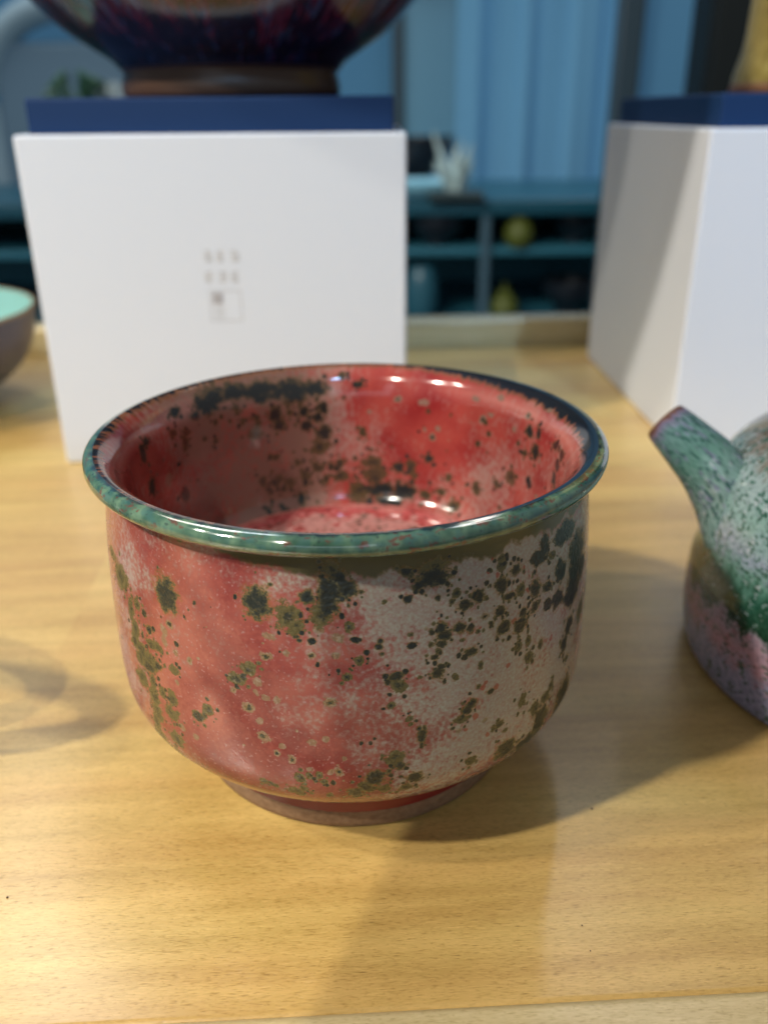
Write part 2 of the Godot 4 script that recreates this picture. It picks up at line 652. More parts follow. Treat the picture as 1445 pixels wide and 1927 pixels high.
func inner_spots() -> void:
	s(-133.5, 60.6, 2.39, 1.53, "d")
	s(-141.1, 60.6, 3.54, 1.43, "d")
	s(-149.9, 60.1, 4.00, 1.51, "d")
	s(-158.5, 59.6, 4.21, 1.60, "d")
	s(-167.0, 59.2, 2.79, 1.44, "d")
	s(-130.7, 59.7, 2.52, 1.90, "d")
	s(-118.3, 60.3, 1.34, 0.85, "d")
	s(-125.3, 58.3, 1.21, 0.98, "d")
	s(-101.4, 58.3, 0.90, 0.72, "d")
	s(-153.5, 54.6, 1.09, 1.85, "d")
	s(-154.5, 52.0, 1.20, 1.19, "d")
	s(-158.6, 54.6, 0.71, 0.71, "o")
	s(-163.4, 54.3, 1.06, 0.95, "d")
	s(-167.9, 52.7, 1.06, 1.08, "d")
	s(-163.8, 51.2, 1.19, 0.96, "d")
	s(-169.6, 54.8, 0.94, 1.18, "d")
	s(-169.8, 49.1, 1.54, 1.73, "d")
	s(-168.3, 46.0, 1.91, 1.63, "o")
	s(-146.3, 51.2, 1.49, 1.40, "o")
	s(-147.4, 54.5, 0.74, 0.69, "o")
	s(-140.7, 57.4, 0.74, 0.75, "o")
	s(-134.8, 56.5, 0.50, 0.52, "o")
	s(-142.1, 54.4, 0.62, 0.68, "o")
	s(-114.6, 56.8, 1.04, 0.75, "o")
	s(-119.1, 53.9, 0.90, 1.36, "o")
	s(-120.4, 55.6, 0.86, 0.60, "o")
	s(-127.3, 53.1, 0.55, 0.54, "o")
	s(-131.3, 51.9, 0.67, 0.67, "o")
	s(-160.4, 58.3, 2.82, 1.64, "d")
	s(-149.5, 58.4, 1.68, 0.96, "d")
	s(165.6, 56.9, 0.83, 0.79, "c")
	s(178.1, 59.7, 0.70, 0.75, "d")
	s(179.8, 59.7, 0.47, 0.54, "d")
	s(-176.3, 61.2, 0.81, 0.69, "o")
	s(156.6, 56.6, 1.46, 0.78, "t")
	s(138.8, 59.2, 1.02, 0.59, "t")
	s(130.0, 60.6, 0.94, 0.54, "t")
	s(135.1, 55.4, 0.96, 0.88, "c")
	s(132.2, 56.8, 0.83, 0.63, "t")
	s(153.3, 49.3, 0.88, 0.97, "c")
	s(151.3, 51.3, 0.76, 0.71, "t")
	s(114.4, 56.5, 0.99, 1.15, "d")
	s(109.8, 53.5, 1.16, 1.32, "d")
	s(98.4, 57.3, 1.18, 0.89, "d")
	s(92.1, 57.0, 1.20, 0.98, "d")
	s(109.5, 61.7, 0.85, 0.46, "t")
	s(116.7, 59.2, 0.90, 0.70, "c")
	s(121.7, 55.5, 0.77, 0.73, "t")
	s(174.4, 42.0, 1.93, 1.53, "o")
	s(165.0, 41.0, 1.23, 1.15, "d")
	s(154.5, 43.9, 0.89, 0.87, "d")
	s(177.4, 49.0, 0.83, 0.99, "o")
	s(160.9, 41.7, 1.12, 1.65, "o")
	s(173.4, 39.1, 2.43, 2.31, "o")
	s(171.4, 35.8, 2.95, 1.56, "d")
	s(163.3, 35.7, 2.50, 1.81, "d")
	s(179.0, 35.1, 2.19, 1.83, "o")
	s(-174.9, 38.7, 1.93, 1.15, "o")
	s(147.0, 40.4, 0.80, 0.87, "o")
	s(121.0, 45.3, 1.49, 1.36, "o")
	s(127.6, 42.5, 0.92, 0.94, "o")
	s(136.0, 39.9, 1.15, 1.21, "o")
	s(143.5, 34.4, 1.37, 1.13, "o")
	s(167.8, 33.7, 2.98, 1.05, "d")
	s(-167.3, 41.0, 1.09, 1.02, "o")
	s(-162.6, 39.4, 1.09, 0.89, "o")
	s(-174.6, 42.0, 0.96, 0.90, "o")
	s(-160.0, 42.9, 0.73, 0.87, "o")
	s(-152.7, 44.9, 0.86, 0.73, "o")
	s(-156.9, 38.7, 0.99, 0.76, "o")
	s(155.5, 35.4, 1.28, 0.90, "o")
	s(149.6, 36.8, 0.79, 0.77, "o")


func scatter(rng: RandomNumberGenerator, count: int, from_deg: float, to_deg: float, low: float, high: float, big: float, kinds: Array) -> void:
	for i in count:
		var deg := rng.randf_range(from_deg, to_deg)
		var y := rng.randf_range(low, high)
		var r := big * pow(rng.randf_range(0.15, 1.0), 1.6)
		s(deg, y, r, r * rng.randf_range(0.8, 1.4), kinds[rng.randi() % kinds.size()])


func outer_glaze() -> Array:
	start_paint(2048, 752, 0.0, 61.0, 43.0)
	outer_spots()
	var rng := RandomNumberGenerator.new()
	rng.seed = 5
	scatter(rng, 150, 70.0, 290.0, 14.0, 58.0, 2.4, ["d", "o", "o", "b", "c", "t"])
	scatter(rng, 50, 10.0, 65.0, 16.0, 58.0, 0.42, ["b", "o", "t", "r", "c"])
	scatter(rng, 60, -62.0, 15.0, 15.0, 52.0, 0.34, ["t", "t", "b", "o", "r"])
	var known := [Vector3(-12, 57, 0.60), Vector3(-22, 56, 0.35), Vector3(8, 54, 0.85), Vector3(-4, 56, 0.55), Vector3(-55, 50, 0.55), Vector3(-63, 42, 0.62), Vector3(-61, 28, 0.62), Vector3(-57, 25, 0.50), Vector3(-41, 52, 0.35), Vector3(-35, 47, 0.08), Vector3(-26, 40, 0.05), Vector3(-16, 28, 0.10), Vector3(-9, 25, 0.10), Vector3(-17, 44, 0.12), Vector3(-11, 35, 0.20), Vector3(0, 57, 0.60), Vector3(-8, 51, 0.25), Vector3(6, 47, 0.62), Vector3(4, 38, 0.50), Vector3(-2, 43, 0.42), Vector3(12, 30, 0.60), Vector3(6, 26, 0.30), Vector3(-5, 29, 0.22), Vector3(16, 50, 0.90), Vector3(27, 44, 0.97), Vector3(22, 36, 0.85), Vector3(35, 33, 1.00), Vector3(51, 32, 1.00), Vector3(29, 24, 0.90), Vector3(16, 24, 0.62), Vector3(41, 51, 1.00), Vector3(56, 45, 1.00), Vector3(33, 50, 0.95), Vector3(-26, 25, 0.05), Vector3(-34, 33, 0.08), Vector3(6, 33, 0.42), Vector3(14, 37, 0.75), Vector3(23, 20, 0.80), Vector3(-23, 49, 0.05), Vector3(-28, 54, 0.20), Vector3(10, 49, 0.80), Vector3(2, 45, 0.40), Vector3(-19, 34, 0.06), Vector3(-3, 20, 0.15), Vector3(100, 40, 0.6), Vector3(130, 30, 0.2), Vector3(150, 50, 0.5), Vector3(180, 35, 0.3), Vector3(-100, 40, 0.6), Vector3(-130, 30, 0.2), Vector3(-150, 50, 0.6)]
	var white := spread(known, 0.3)
	var deepness := spread([Vector3(-23, 37, 0.75), Vector3(-15, 33, 1.00), Vector3(-9, 25, 1.00), Vector3(-1, 25, 0.90), Vector3(-5, 29, 0.70), Vector3(-22, 24, 0.80), Vector3(-33, 21, 0.85), Vector3(-41, 51, 0.60), Vector3(-50, 45, 0.55), Vector3(-33, 43, 0.00), Vector3(-37, 36, 0.05), Vector3(-23, 48, 0.30), Vector3(-30, 30, 0.10), Vector3(-25, 53, 0.35), Vector3(-14, 46, 0.15), Vector3(-8, 57, 0.50), Vector3(-2, 40, 0.30), Vector3(6, 34, 0.55), Vector3(-45, 26, 0.25), Vector3(-17, 40, 0.60), Vector3(-11, 38, 0.35), Vector3(3, 20, 0.80), Vector3(16, 46, 0.50), Vector3(28, 35, 0.40)], 0.5)
	var n_mid := noise(21, 0.10, 3)
	var n_fine := noise(22, 1.0, 4)
	var n_speck := noise(23, 1.15, 2)
	var n_hue := noise(24, 0.07, 2)
	var n_top := noise(25, 0.16, 3)
	var rgb := PackedByteArray()
	rgb.resize(PW * PH * 3)
	var bump := PackedByteArray()
	bump.resize(PW * PH)
	var rough := PackedByteArray()
	rough.resize(PW * PH)
	var red_a := Color8(170, 98, 86)
	var red_b := Color8(126, 51, 50)
	var pale := Color8(172, 170, 156)
	var lilac := Color8(178, 148, 148)
	var cream := Color8(186, 180, 160)
	var tan := Color8(136, 118, 88)
	var olive := Color8(96, 90, 56)
	var dark := Color8(42, 47, 44)
	var ochre := Color8(138, 98, 52)
	var flame := Color8(164, 68, 52)
	for py in PH:
		var y := p_top - (py + 0.5) / PH * (p_top - p_low)
		for px in PW:
			var at := py * PW + px
			var deg := (float(px) / PW - 0.5) * 360.0
			var ang := deg * 0.0174533
			var sx := 43.0 * sin(ang)
			var sz := 43.0 * cos(ang)
			var f := n_fine.get_noise_3d(sx, y * 0.9, sz)
			var m := n_mid.get_noise_3d(sx, y, sz)
			var hue := clampf(deepness[at] + 0.5 * n_hue.get_noise_3d(sx * 2.0, y * 2.0, sz * 2.0) + 0.35 * f, 0.0, 1.0)
			var c := red_a.lerp(red_b, hue)
			var wgt := white[at]
			var x := clampf((wgt - 0.5 + 0.55 * f + 0.42 * m) * 1.6 + 0.5, 0.0, 1.0)
			x = lerpf(x, x * x * (3.0 - 2.0 * x), 0.4) * clampf(0.35 + wgt + 0.3 * m, 0.0, 0.93)
			var wc := pale
			if deg < -45.0:
				wc = pale.lerp(lilac, clampf((-45.0 - deg) / 14.0, 0.0, 1.0))
			elif deg > 20.0:
				wc = pale.lerp(cream, clampf((deg - 20.0) / 40.0, 0.0, 1.0) * clampf((48.0 - y) / 20.0, 0.0, 1.0))  # creamier to the lower right, painting in the reflection of the wood
			c = c.lerp(wc, x * (0.93 + 0.25 * n_speck.get_noise_3d(sz * 1.4 + 30.0, y * 1.4, sx * 1.4)))
			# small pale specks in the red
			var sp := n_speck.get_noise_3d(sx + 70.0, y, sz)
			if sp > 0.45 and deg > -75.0:
				c = c.lerp(lilac, clampf((sp - 0.45) * 4.0, 0.0, 0.5))
			# olive band under the rim
			var t := n_top.get_noise_3d(sx, y * 0.4, sz)
			var band := 0.9 + 2.6 * smoothstep(-32.0, 2.0, deg) * smoothstep(120.0, 55.0, deg) + 1.6 * t
			var b := clampf((y - (59.6 - band)) * 1.1 + 0.6 * f, 0.0, 1.0)
			c = c.lerp(ochre, b * 0.55)
			c = c.lerp(olive, clampf(b * 1.5 - 0.5, 0.0, 0.92))
			# ochre edge at the foot of the wall
			var e := clampf(1.0 - absf(y - 13.2) / 2.2, 0.0, 1.0)
			c = c.lerp(Color8(150, 98, 66), e * 0.75)
			if y < 12.0:
				c = c.lerp(Color8(124, 38, 32), clampf((12.0 - y) * 1.2, 0.0, 1.0))
			var ar := a_red[at]
			var ao := a_olive[at]
			var ad := a_dark[at]
			var at_ := a_tan[at]
			if ar > 0.0:
				c = c.lerp(flame, ar * 0.6)
			if at_ > 0.0:
				c = c.lerp(tan.lerp(pale, clampf(f * 1.2, 0.0, 0.4)), at_ * 0.9)
			if ao > 0.0:
				c = c.lerp(ochre.lerp(olive, clampf(ao * 2.2 - 0.7, 0.0, 1.0)), minf(ao * 1.4, 0.95))
			if ad > 0.0:
				c = c.lerp(dark, ad)
			rgb[at * 3] = clampi(int(c.r * 255.0), 0, 255)
			rgb[at * 3 + 1] = clampi(int(c.g * 255.0), 0, 255)
			rgb[at * 3 + 2] = clampi(int(c.b * 255.0), 0, 255)
			var crys := maxf(ao, at_ * 0.8)
			bump[at] = clampi(int(128.0 + 10.0 * f + crys * (-18.0 + 90.0 * f) + 8.0 * m), 0, 255)
			rough[at] = clampi(int(255.0 * (0.12 + 0.13 * x + 0.16 * crys + 0.05 * m)), 0, 255)
	return [picture(rgb, PW, PH), grey_picture(bump, PW, PH), grey_picture(rough, PW, PH)]


func inner_glaze() -> Array:
	p_grow = 1.2
	start_paint(2048, 512, 31.0, 64.0, 38.0)
	inner_spots()
	var rng := RandomNumberGenerator.new()
	rng.seed = 9
	scatter(rng, 110, 120.0, 250.0, 33.0, 58.0, 0.55, ["o", "o", "t", "b"])
	scatter(rng, 60, 150.0, 215.0, 33.0, 42.0, 1.0, ["o", "d"])
	scatter(rng, 120, -120.0, 120.0, 33.0, 58.0, 1.3, ["d", "o", "o", "b", "t"])
	var known := [Vector3(165, 52, 0.03), Vector3(144, 49, 0.10), Vector3(176, 52, 0.25), Vector3(135, 42, 0.65), Vector3(122, 48, 0.60), Vector3(92, 53, 0.55), Vector3(-172, 56, 0.65), Vector3(-161, 49, 0.60), Vector3(-140, 48, 0.50), Vector3(-106, 55, 0.12), Vector3(-95, 54, 0.15), Vector3(-128, 41, 0.45), Vector3(174, 44, 0.50), Vector3(-175, 51, 0.75), Vector3(102, 61, 0.35), Vector3(-121, 57, 0.75), Vector3(-108, 60, 0.60), Vector3(143, 36, 0.60), Vector3(-159, 37, 0.60), Vector3(156, 44, 0.20), Vector3(171, 58, 0.10), Vector3(148, 59, 0.15), Vector3(125, 59, 0.15), Vector3(109, 62, 0.35), Vector3(151, 53, 0.03), Vector3(0, 45, 0.4), Vector3(60, 45, 0.5), Vector3(-60, 45, 0.3)]
	var white := spread(known, 0.4)
	var n_mid := noise(31, 0.10, 3)
	var n_fine := noise(32, 0.8, 3)
	var n_jag := noise(33, 0.5, 2)
	var n_hue := noise(34, 0.08, 2)
	var rgb := PackedByteArray()
	rgb.resize(PW * PH * 3)
	var red_a := Color8(164, 70, 62)
	var red_b := Color8(138, 42, 42)
	var pale := Color8(166, 134, 124)
	var tan := Color8(134, 112, 96)
	var olive := Color8(78, 66, 44)
	var dark := Color8(36, 40, 42)
	var ink := Color8(26, 36, 46)
	var pink := Color8(214, 150, 138)
	for py in PH:
		var y := p_top - (py + 0.5) / PH * (p_top - p_low)
		for px in PW:
			var at := py * PW + px
			var deg := (float(px) / PW - 0.5) * 360.0
			var ang := deg * 0.0174533
			var sx := 38.0 * sin(ang)
			var sz := 38.0 * cos(ang)
			var f := n_fine.get_noise_3d(sx, y * 0.7, sz)
			var m := n_mid.get_noise_3d(sx, y, sz)
			var hue := clampf(0.40 + 1.0 * n_hue.get_noise_3d(sx, y, sz) + 0.25 * f, 0.0, 1.0)
			var c := red_a.lerp(red_b, hue)
			var x := clampf((white[at] - 0.5 + 0.42 * f + 0.35 * m) * 1.7 + 0.5, 0.0, 1.0)
			var shaded_taupe := smoothstep(178.0, 160.0, absf(deg)) * smoothstep(100.0, 128.0, absf(deg)) if deg < 0.0 else 0.0  # greyish glaze at left back, darkened to paint in the shade there
			c = c.lerp(pale.lerp(Color8(112, 90, 80), shaded_taupe * 0.9), minf(x + 0.5 * shaded_taupe, 1.0) * 0.9)
			# pink flare on the turned-out lip, then the dark inner edge of the rim
			var side := smoothstep(20.0, 75.0, absf(deg)) * smoothstep(172.0, 120.0, absf(deg))
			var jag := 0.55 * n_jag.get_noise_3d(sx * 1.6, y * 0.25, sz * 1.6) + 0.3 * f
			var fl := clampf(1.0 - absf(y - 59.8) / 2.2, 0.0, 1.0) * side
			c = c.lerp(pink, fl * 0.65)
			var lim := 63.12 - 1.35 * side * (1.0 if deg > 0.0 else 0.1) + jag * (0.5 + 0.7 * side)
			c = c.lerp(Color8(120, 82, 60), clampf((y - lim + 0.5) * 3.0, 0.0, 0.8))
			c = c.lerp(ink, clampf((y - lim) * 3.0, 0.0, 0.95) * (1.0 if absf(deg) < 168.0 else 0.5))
			if a_red[at] > 0.0:
				c = c.lerp(red_b, a_red[at])
			if a_tan[at] > 0.0:
				c = c.lerp(tan, a_tan[at])
			if a_olive[at] > 0.0:
				c = c.lerp(olive, a_olive[at] * 0.9)
			if a_dark[at] > 0.0:
				c = c.lerp(dark, a_dark[at])
			rgb[at * 3] = clampi(int(c.r * 255.0), 0, 255)
			rgb[at * 3 + 1] = clampi(int(c.g * 255.0), 0, 255)
			rgb[at * 3 + 2] = clampi(int(c.b * 255.0), 0, 255)
	return [picture(rgb, PW, PH)]


# a mottled glaze from a list of [height share, colour] and a noise that pulls the bands down in drips
func banded_glaze(w: int, h: int, bands: Array, drip: float, sd: int, specks: Array) -> ImageTexture:
	var n1 := noise(sd, 0.035, 4)
	var n2 := noise(sd + 1, 0.22, 3)
	var n3 := noise(sd + 2, 0.09, 3)
	var rgb := PackedByteArray()
	rgb.resize(w * h * 3)
	var r := w / TAU
	for py in h:
		for px in w:
			var a := TAU * px / w
			var sx := r * sin(a)
			var sz := r * cos(a)
			var v := float(py) / h
			var f := n2.get_noise_3d(sx, py * 0.6, sz)
			var g := n3.get_noise_3d(sx, py * 0.35, sz)
			var vv := v + drip * (n1.get_noise_3d(sx, py * 0.3, sz) + 0.5 * g + 0.35 * f)
			var c: Color = bands[bands.size() - 1][1]
			for k in bands.size() - 1:
				if vv <= bands[k + 1][0]:
					var t := clampf((vv - bands[k][0]) / (bands[k + 1][0] - bands[k][0]), 0.0, 1.0)
					c = bands[k][1].lerp(bands[k + 1][1], t)
					break
			for q in specks:  # [colour, threshold, strength, from v, to v]
				if v > q[3] and v < q[4]:
					var z := n2.get_noise_3d(sx * 0.7 + 90.0 * q[1], py * 0.6, sz * 0.7) + 0.5 * g
					if z > q[1]:
						c = c.lerp(q[0], clampf((z - q[1]) * 5.0, 0.0, q[2]))
			c = c.lightened(clampf(f * 0.18, 0.0, 0.2)) if f > 0.0 else c.darkened(clampf(-f * 0.3, 0.0, 0.3))
			var at := (py * w + px) * 3
			rgb[at] = clampi(int(c.r * 255.0), 0, 255)
			rgb[at + 1] = clampi(int(c.g * 255.0), 0, 255)
			rgb[at + 2] = clampi(int(c.b * 255.0), 0, 255)
	return picture(rgb, w, h)


# ---------------------------------------------------------------- materials

var M := {}


func wood_textures() -> Array:
	var n := 1024
	var shade := PackedFloat32Array()
	shade.resize(n * n)
	var fib := noise(41, 0.011, 4)
	for y in n:
		for x in n:
			# made to repeat across x by crossing over the last quarter
			var v := fib.get_noise_2d(x * 0.16, y * 1.9)
			if x > 768:
				v = lerpf(v, fib.get_noise_2d((x - n) * 0.16, y * 1.9), (x - 768) / 256.0)
			shade[y * n + x] = 0.93 + 0.10 * v
	var rng := RandomNumberGenerator.new()
	rng.seed = 77
	var dent := PackedFloat32Array()
	dent.resize(n * n)
	dent.fill(0.0)
	for k in 64000:
		var x0 := rng.randi() % n
		var y0 := rng.randi() % n
		var len := rng.randi_range(4, 14)
		var dark := rng.randf_range(0.015, 0.10)
		for i in len:
			var e := 1.0 - absf(2.0 * i / len - 1.0)
			var at := y0 * n + (x0 + i) % n
			shade[at] -= dark * e
			dent[at] += e * dark * 5.0
			if k % 4 == 0:
				var at2 := ((y0 + 1) % n) * n + (x0 + i) % n
				shade[at2] -= dark * e * 0.6
				dent[at2] += e * dark * 3.0
	for k in 26000:
		var x0 := rng.randi() % n
		var y0 := rng.randi() % n
		var len := rng.randi_range(5, 18)
		for i in len:
			shade[y0 * n + (x0 + i) % n] += 0.035
	var rgb := PackedByteArray()
	rgb.resize(n * n * 3)
	var bump := PackedByteArray()
	bump.resize(n * n)
	for at in n * n:
		var v := clampf(shade[at], 0.3, 1.0)
		rgb[at * 3] = int(255.0 * pow(v, 0.9))
		rgb[at * 3 + 1] = int(255.0 * pow(v, 1.02))
		rgb[at * 3 + 2] = int(255.0 * pow(v, 1.45))
		bump[at] = clampi(int(190.0 + 220.0 * (shade[at] - 0.93) - 90.0 * minf(dent[at], 1.2)), 0, 255)
	# broad streaks of the board
	var w := 1024
	var h := 1024
	var rgb3 := PackedByteArray()
	rgb3.resize(256 * 256 * 3)
	for y in 256:
		for x in 256:
			var pv := fib.get_noise_2d(x * 0.5 + 900.0, y * 9.0)
			var pc := Color8(222, 206, 160).lerp(Color8(196, 172, 124), clampf(0.4 + 0.9 * pv, 0.0, 1.0))
			rgb3[(y * 256 + x) * 3] = int(pc.r * 255.0)
			rgb3[(y * 256 + x) * 3 + 1] = int(pc.g * 255.0)
			rgb3[(y * 256 + x) * 3 + 2] = int(pc.b * 255.0)
	var big := noise(51, 0.0045, 4)
	var mid := noise(52, 0.012, 3)
	var cloud := noise(53, 0.006, 3)
	var rgb2 := PackedByteArray()
	rgb2.resize(w * h * 3)
	var a := Color8(222, 189, 116)
	var b := Color8(203, 161, 94)
	var d := Color8(232, 204, 128)
	for y in h:
		for x in w:
			var bend := 26.0 * cloud.get_noise_2d(x * 0.35, y * 0.5)
			var v := big.get_noise_2d(x * 0.22, (y + bend) * 3.4)
			var u := mid.get_noise_2d(x * 0.12, (y + bend) * 4.0)
			var c := a.lerp(b, clampf(0.34 + 0.62 * v + 0.34 * u, 0.0, 1.0))
			c = c.lerp(d, clampf(1.6 * cloud.get_noise_2d(x * 0.3 + 400.0, y * 2.2) - 0.1, 0.0, 0.6))
			var at := (y * w + x) * 3
			rgb2[at] = int(c.r * 255.0)
			rgb2[at + 1] = int(c.g * 255.0)
			rgb2[at + 2] = int(c.b * 255.0)
	return [picture(rgb, n, n), grey_picture(bump, n, n), picture(rgb2, w, h), picture(rgb3, 256, 256)]


func _materials() -> void:
	var wt := wood_textures()
	var wood := StandardMaterial3D.new()
	wood.albedo_texture = wt[0]
	wood.roughness = 0.40
	wood.metallic_specular = 0.5
	wood.clearcoat_enabled = true
	wood.clearcoat = 0.8
	wood.clearcoat_roughness = 0.24
	wood.heightmap_enabled = true
	wood.heightmap_texture = wt[1]
	wood.heightmap_scale = 0.016
	wood.uv1_triplanar = true
	wood.uv1_scale = Vector3.ONE / 0.13
	wood.detail_enabled = true
	wood.detail_albedo = wt[2]
	wood.detail_blend_mode = BaseMaterial3D.BLEND_MODE_MUL
	wood.detail_uv_layer = BaseMaterial3D.DETAIL_UV_2
	wood.uv2_triplanar = true
	wood.uv2_scale = Vector3.ONE / 0.62
	wood.uv2_offset = Vector3(0.13, 0.37, 0.21)
	M.wood = wood
	var lip := wood.duplicate()
	lip.detail_albedo = wt[3]
	lip.uv2_offset = Vector3(0.55, 0.8, 0.6)
	M.wood_edge = lip

	var grain := NoiseTexture2D.new()
	grain.width = 512
	grain.height = 512
	grain.seamless = true
	grain.noise = noise(61, 0.08, 4)
	var card := mat(Color8(210, 214, 220), 0.72, 0.3)
	card.heightmap_enabled = true
	card.heightmap_texture = grain
	card.heightmap_scale = 0.004
	card.uv1_triplanar = true
	card.uv1_scale = Vector3.ONE / 0.03
	M.card = card
	var navy := mat(Color8(15, 47, 88), 0.6, 0.35)
	navy.heightmap_enabled = true
	navy.heightmap_texture = grain
	navy.heightmap_scale = 0.004
	navy.uv1_triplanar = true
	navy.uv1_scale = Vector3.ONE / 0.03
	M.navy = navy
	var clay := mat(Color8(154, 126, 98), 0.75, 0.3)
	clay.heightmap_enabled = true
	clay.heightmap_texture = grain
	clay.heightmap_scale = 0.01
	clay.uv1_triplanar = true
	clay.uv1_scale = Vector3.ONE / 0.012
	var clay_ramp := NoiseTexture2D.new()
	clay_ramp.width = 256
	clay_ramp.height = 256
	clay_ramp.seamless = true
	clay_ramp.noise = noise(62, 0.03, 4)
	var gr := Gradient.new()
	gr.set_color(0, Color(0.78, 0.74, 0.72))
	gr.set_color(1, Color(1, 1, 1))
	clay_ramp.color_ramp = gr
	clay.albedo_texture = clay_ramp
	M.clay = clay
	M.grain = grain


# ---------------------------------------------------------------- the setting: the shop behind the shelf

func _setting() -> void:
	struct("floor", box(Vector3(7, 0.05, 6)), mat(Color8(110, 116, 120), 0.5), Vector3(0, -0.95, -1.0))
	struct("back_wall", box(Vector3(7, 3.4, 0.1)), mat(Color8(90, 152, 194), 0.8), Vector3(0, -0.9, -2.15))


# ---------------------------------------------------------------- the shelf of wood

func _table() -> void:
	var t := base("wooden_table", "pale wooden display table with fine grain and raised edge strips", "table", Vector3(0, 0, -0.27), 0.048)
	# the board's front end is near z = +0.19 of its own axes, its back end near -0.19
	put("tabletop", rbox(Vector3(1.8, 0.03, 0.376), 0.0012), M.wood, t, Vector3(0, -0.03, 0))
	put("front_edging", rbox(Vector3(1.8, 0.033, 0.030), 0.0016), M.wood_edge, t, Vector3(0, -0.0315, 0.2031))
	put("back_edging", rbox(Vector3(1.8, 0.044, 0.014), 0.002), M.wood_edge, t, Vector3(0, -0.03, -0.1951))
	for q in [Vector3(0.0367, 0.0006, -0.1204), Vector3(0.0301, 0.0003, -0.0913), Vector3(-0.0607, 0.0004, -0.102), Vector3(0.0298, 0.0003, -0.0958)]:
		var p: Vector3 = t.transform.affine_inverse() * Vector3(q.x, 0.0001, q.z)
		put("speck", rbox(Vector3(q.y, q.y * 0.3, q.y * 0.8) * 0.8, q.y * 0.1, 2), mat(Color8(92, 68, 46), 0.8), t, p, q.x * 40.0)
	var under := put("apron", rbox(Vector3(1.7, 0.10, 0.34), 0.002), M.wood_edge, t, Vector3(0, -0.131, 0))
	for sx in [-0.8, 0.8]:
		for sz in [-0.13, 0.13]:
			put("leg", rbox(Vector3(0.05, 0.77, 0.05), 0.004), M.wood_edge, t, Vector3(sx, -0.902, sz))


# ---------------------------------------------------------------- the cup

func _cup() -> void:
	var cup := base("speckled_cup", "red and grey glazed cup with green rim and dark olive spots, in the middle", "cup", Vector3(-0.00627, 0, -0.147))
	var og := outer_glaze()
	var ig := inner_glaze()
	var m := StandardMaterial3D.new()
	m.albedo_texture = og[0]
	m.heightmap_enabled = true
	m.heightmap_texture = og[1]
	m.heightmap_scale = 0.028
	m.roughness = 1.0
	m.roughness_texture = og[2]
	m.metallic_specular = 0.55
	m.texture_repeat = true
	var wall := mm([Vector2(30.7, 3.7), Vector2(30.6, 6.5), Vector2(31.2, 9.0), Vector2(33.0, 10.6), Vector2(35.6, 11.2), Vector2(37.3, 12.0), Vector2(38.5, 13.0), Vector2(40.2, 14.9), Vector2(41.9, 17.5), Vector2(42.95, 20.6), Vector2(43.35, 25), Vector2(43.45, 31), Vector2(43.35, 38), Vector2(43.1, 45), Vector2(42.6, 52), Vector2(42.1, 56.5), Vector2(42.0, 59.2), Vector2(42.2, 60.1)])
	put("body", lathe(smooth(wall, 6), 220, 0.0, 0.061), m, cup)

	# the green rounded rim
	var rim := mm([Vector2(42.2, 60.05), Vector2(43.1, 59.95), Vector2(44.15, 60.25), Vector2(44.82, 60.95), Vector2(45.0, 61.75), Vector2(44.8, 62.5), Vector2(44.2, 63.05), Vector2(43.2, 63.3)])
	var rm := StandardMaterial3D.new()
	rm.albedo_texture = rim_glaze()
	rm.roughness = 0.09
	rm.metallic_specular = 0.7
	rm.clearcoat_enabled = true
	rm.clearcoat = 0.6
	rm.clearcoat_roughness = 0.05
	put("rim", lathe(smooth(rim, 5), 220), rm, cup)

	var inside := mm([Vector2(43.2, 63.3), Vector2(42.3, 63.1), Vector2(41.2, 62.3), Vector2(39.9, 60.9), Vector2(38.9, 58.6), Vector2(38.3, 55.5), Vector2(38.0, 50), Vector2(37.8, 44), Vector2(37.6, 38), Vector2(37.2, 35.4), Vector2(36.2, 33.6), Vector2(35.0, 32.8)])
	var im := StandardMaterial3D.new()
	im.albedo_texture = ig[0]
	im.roughness = 0.11
	im.metallic_specular = 0.6
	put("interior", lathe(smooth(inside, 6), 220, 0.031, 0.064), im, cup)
	var floor_prof := mm([Vector2(35.0, 32.8), Vector2(34.2, 32.75), Vector2(33.4, 32.95), Vector2(32.6, 32.9), Vector2(31.6, 32.4), Vector2(28.0, 32.1), Vector2(14.0, 31.9), Vector2(0.0, 31.9)])
	var fm := StandardMaterial3D.new()
	fm.albedo_texture = banded_glaze(512, 256, [[0.0, Color8(186, 112, 106)], [0.12, Color8(166, 62, 62)], [0.22, Color8(192, 136, 130)], [0.6, Color8(168, 104, 98)], [1.0, Color8(180, 122, 112)]], 0.2, 71, [[Color8(74, 66, 56), 0.34, 0.8, 0.05, 1.0]])
	fm.roughness = 0.09
	fm.metallic_specular = 0.6
	put("well", lathe(smooth(floor_prof, 4), 160), fm, cup)
	var foot := mm([Vector2(0, 2.6), Vector2(25.5, 2.6), Vector2(26.6, 1.0), Vector2(27.0, 0.2), Vector2(27.8, 0.0), Vector2(30.0, 0.0), Vector2(30.7, 0.5), Vector2(30.9, 1.6), Vector2(30.9, 3.3), Vector2(30.6, 3.8)])
	put("foot_ring", lathe(foot, 160), M.clay, cup)


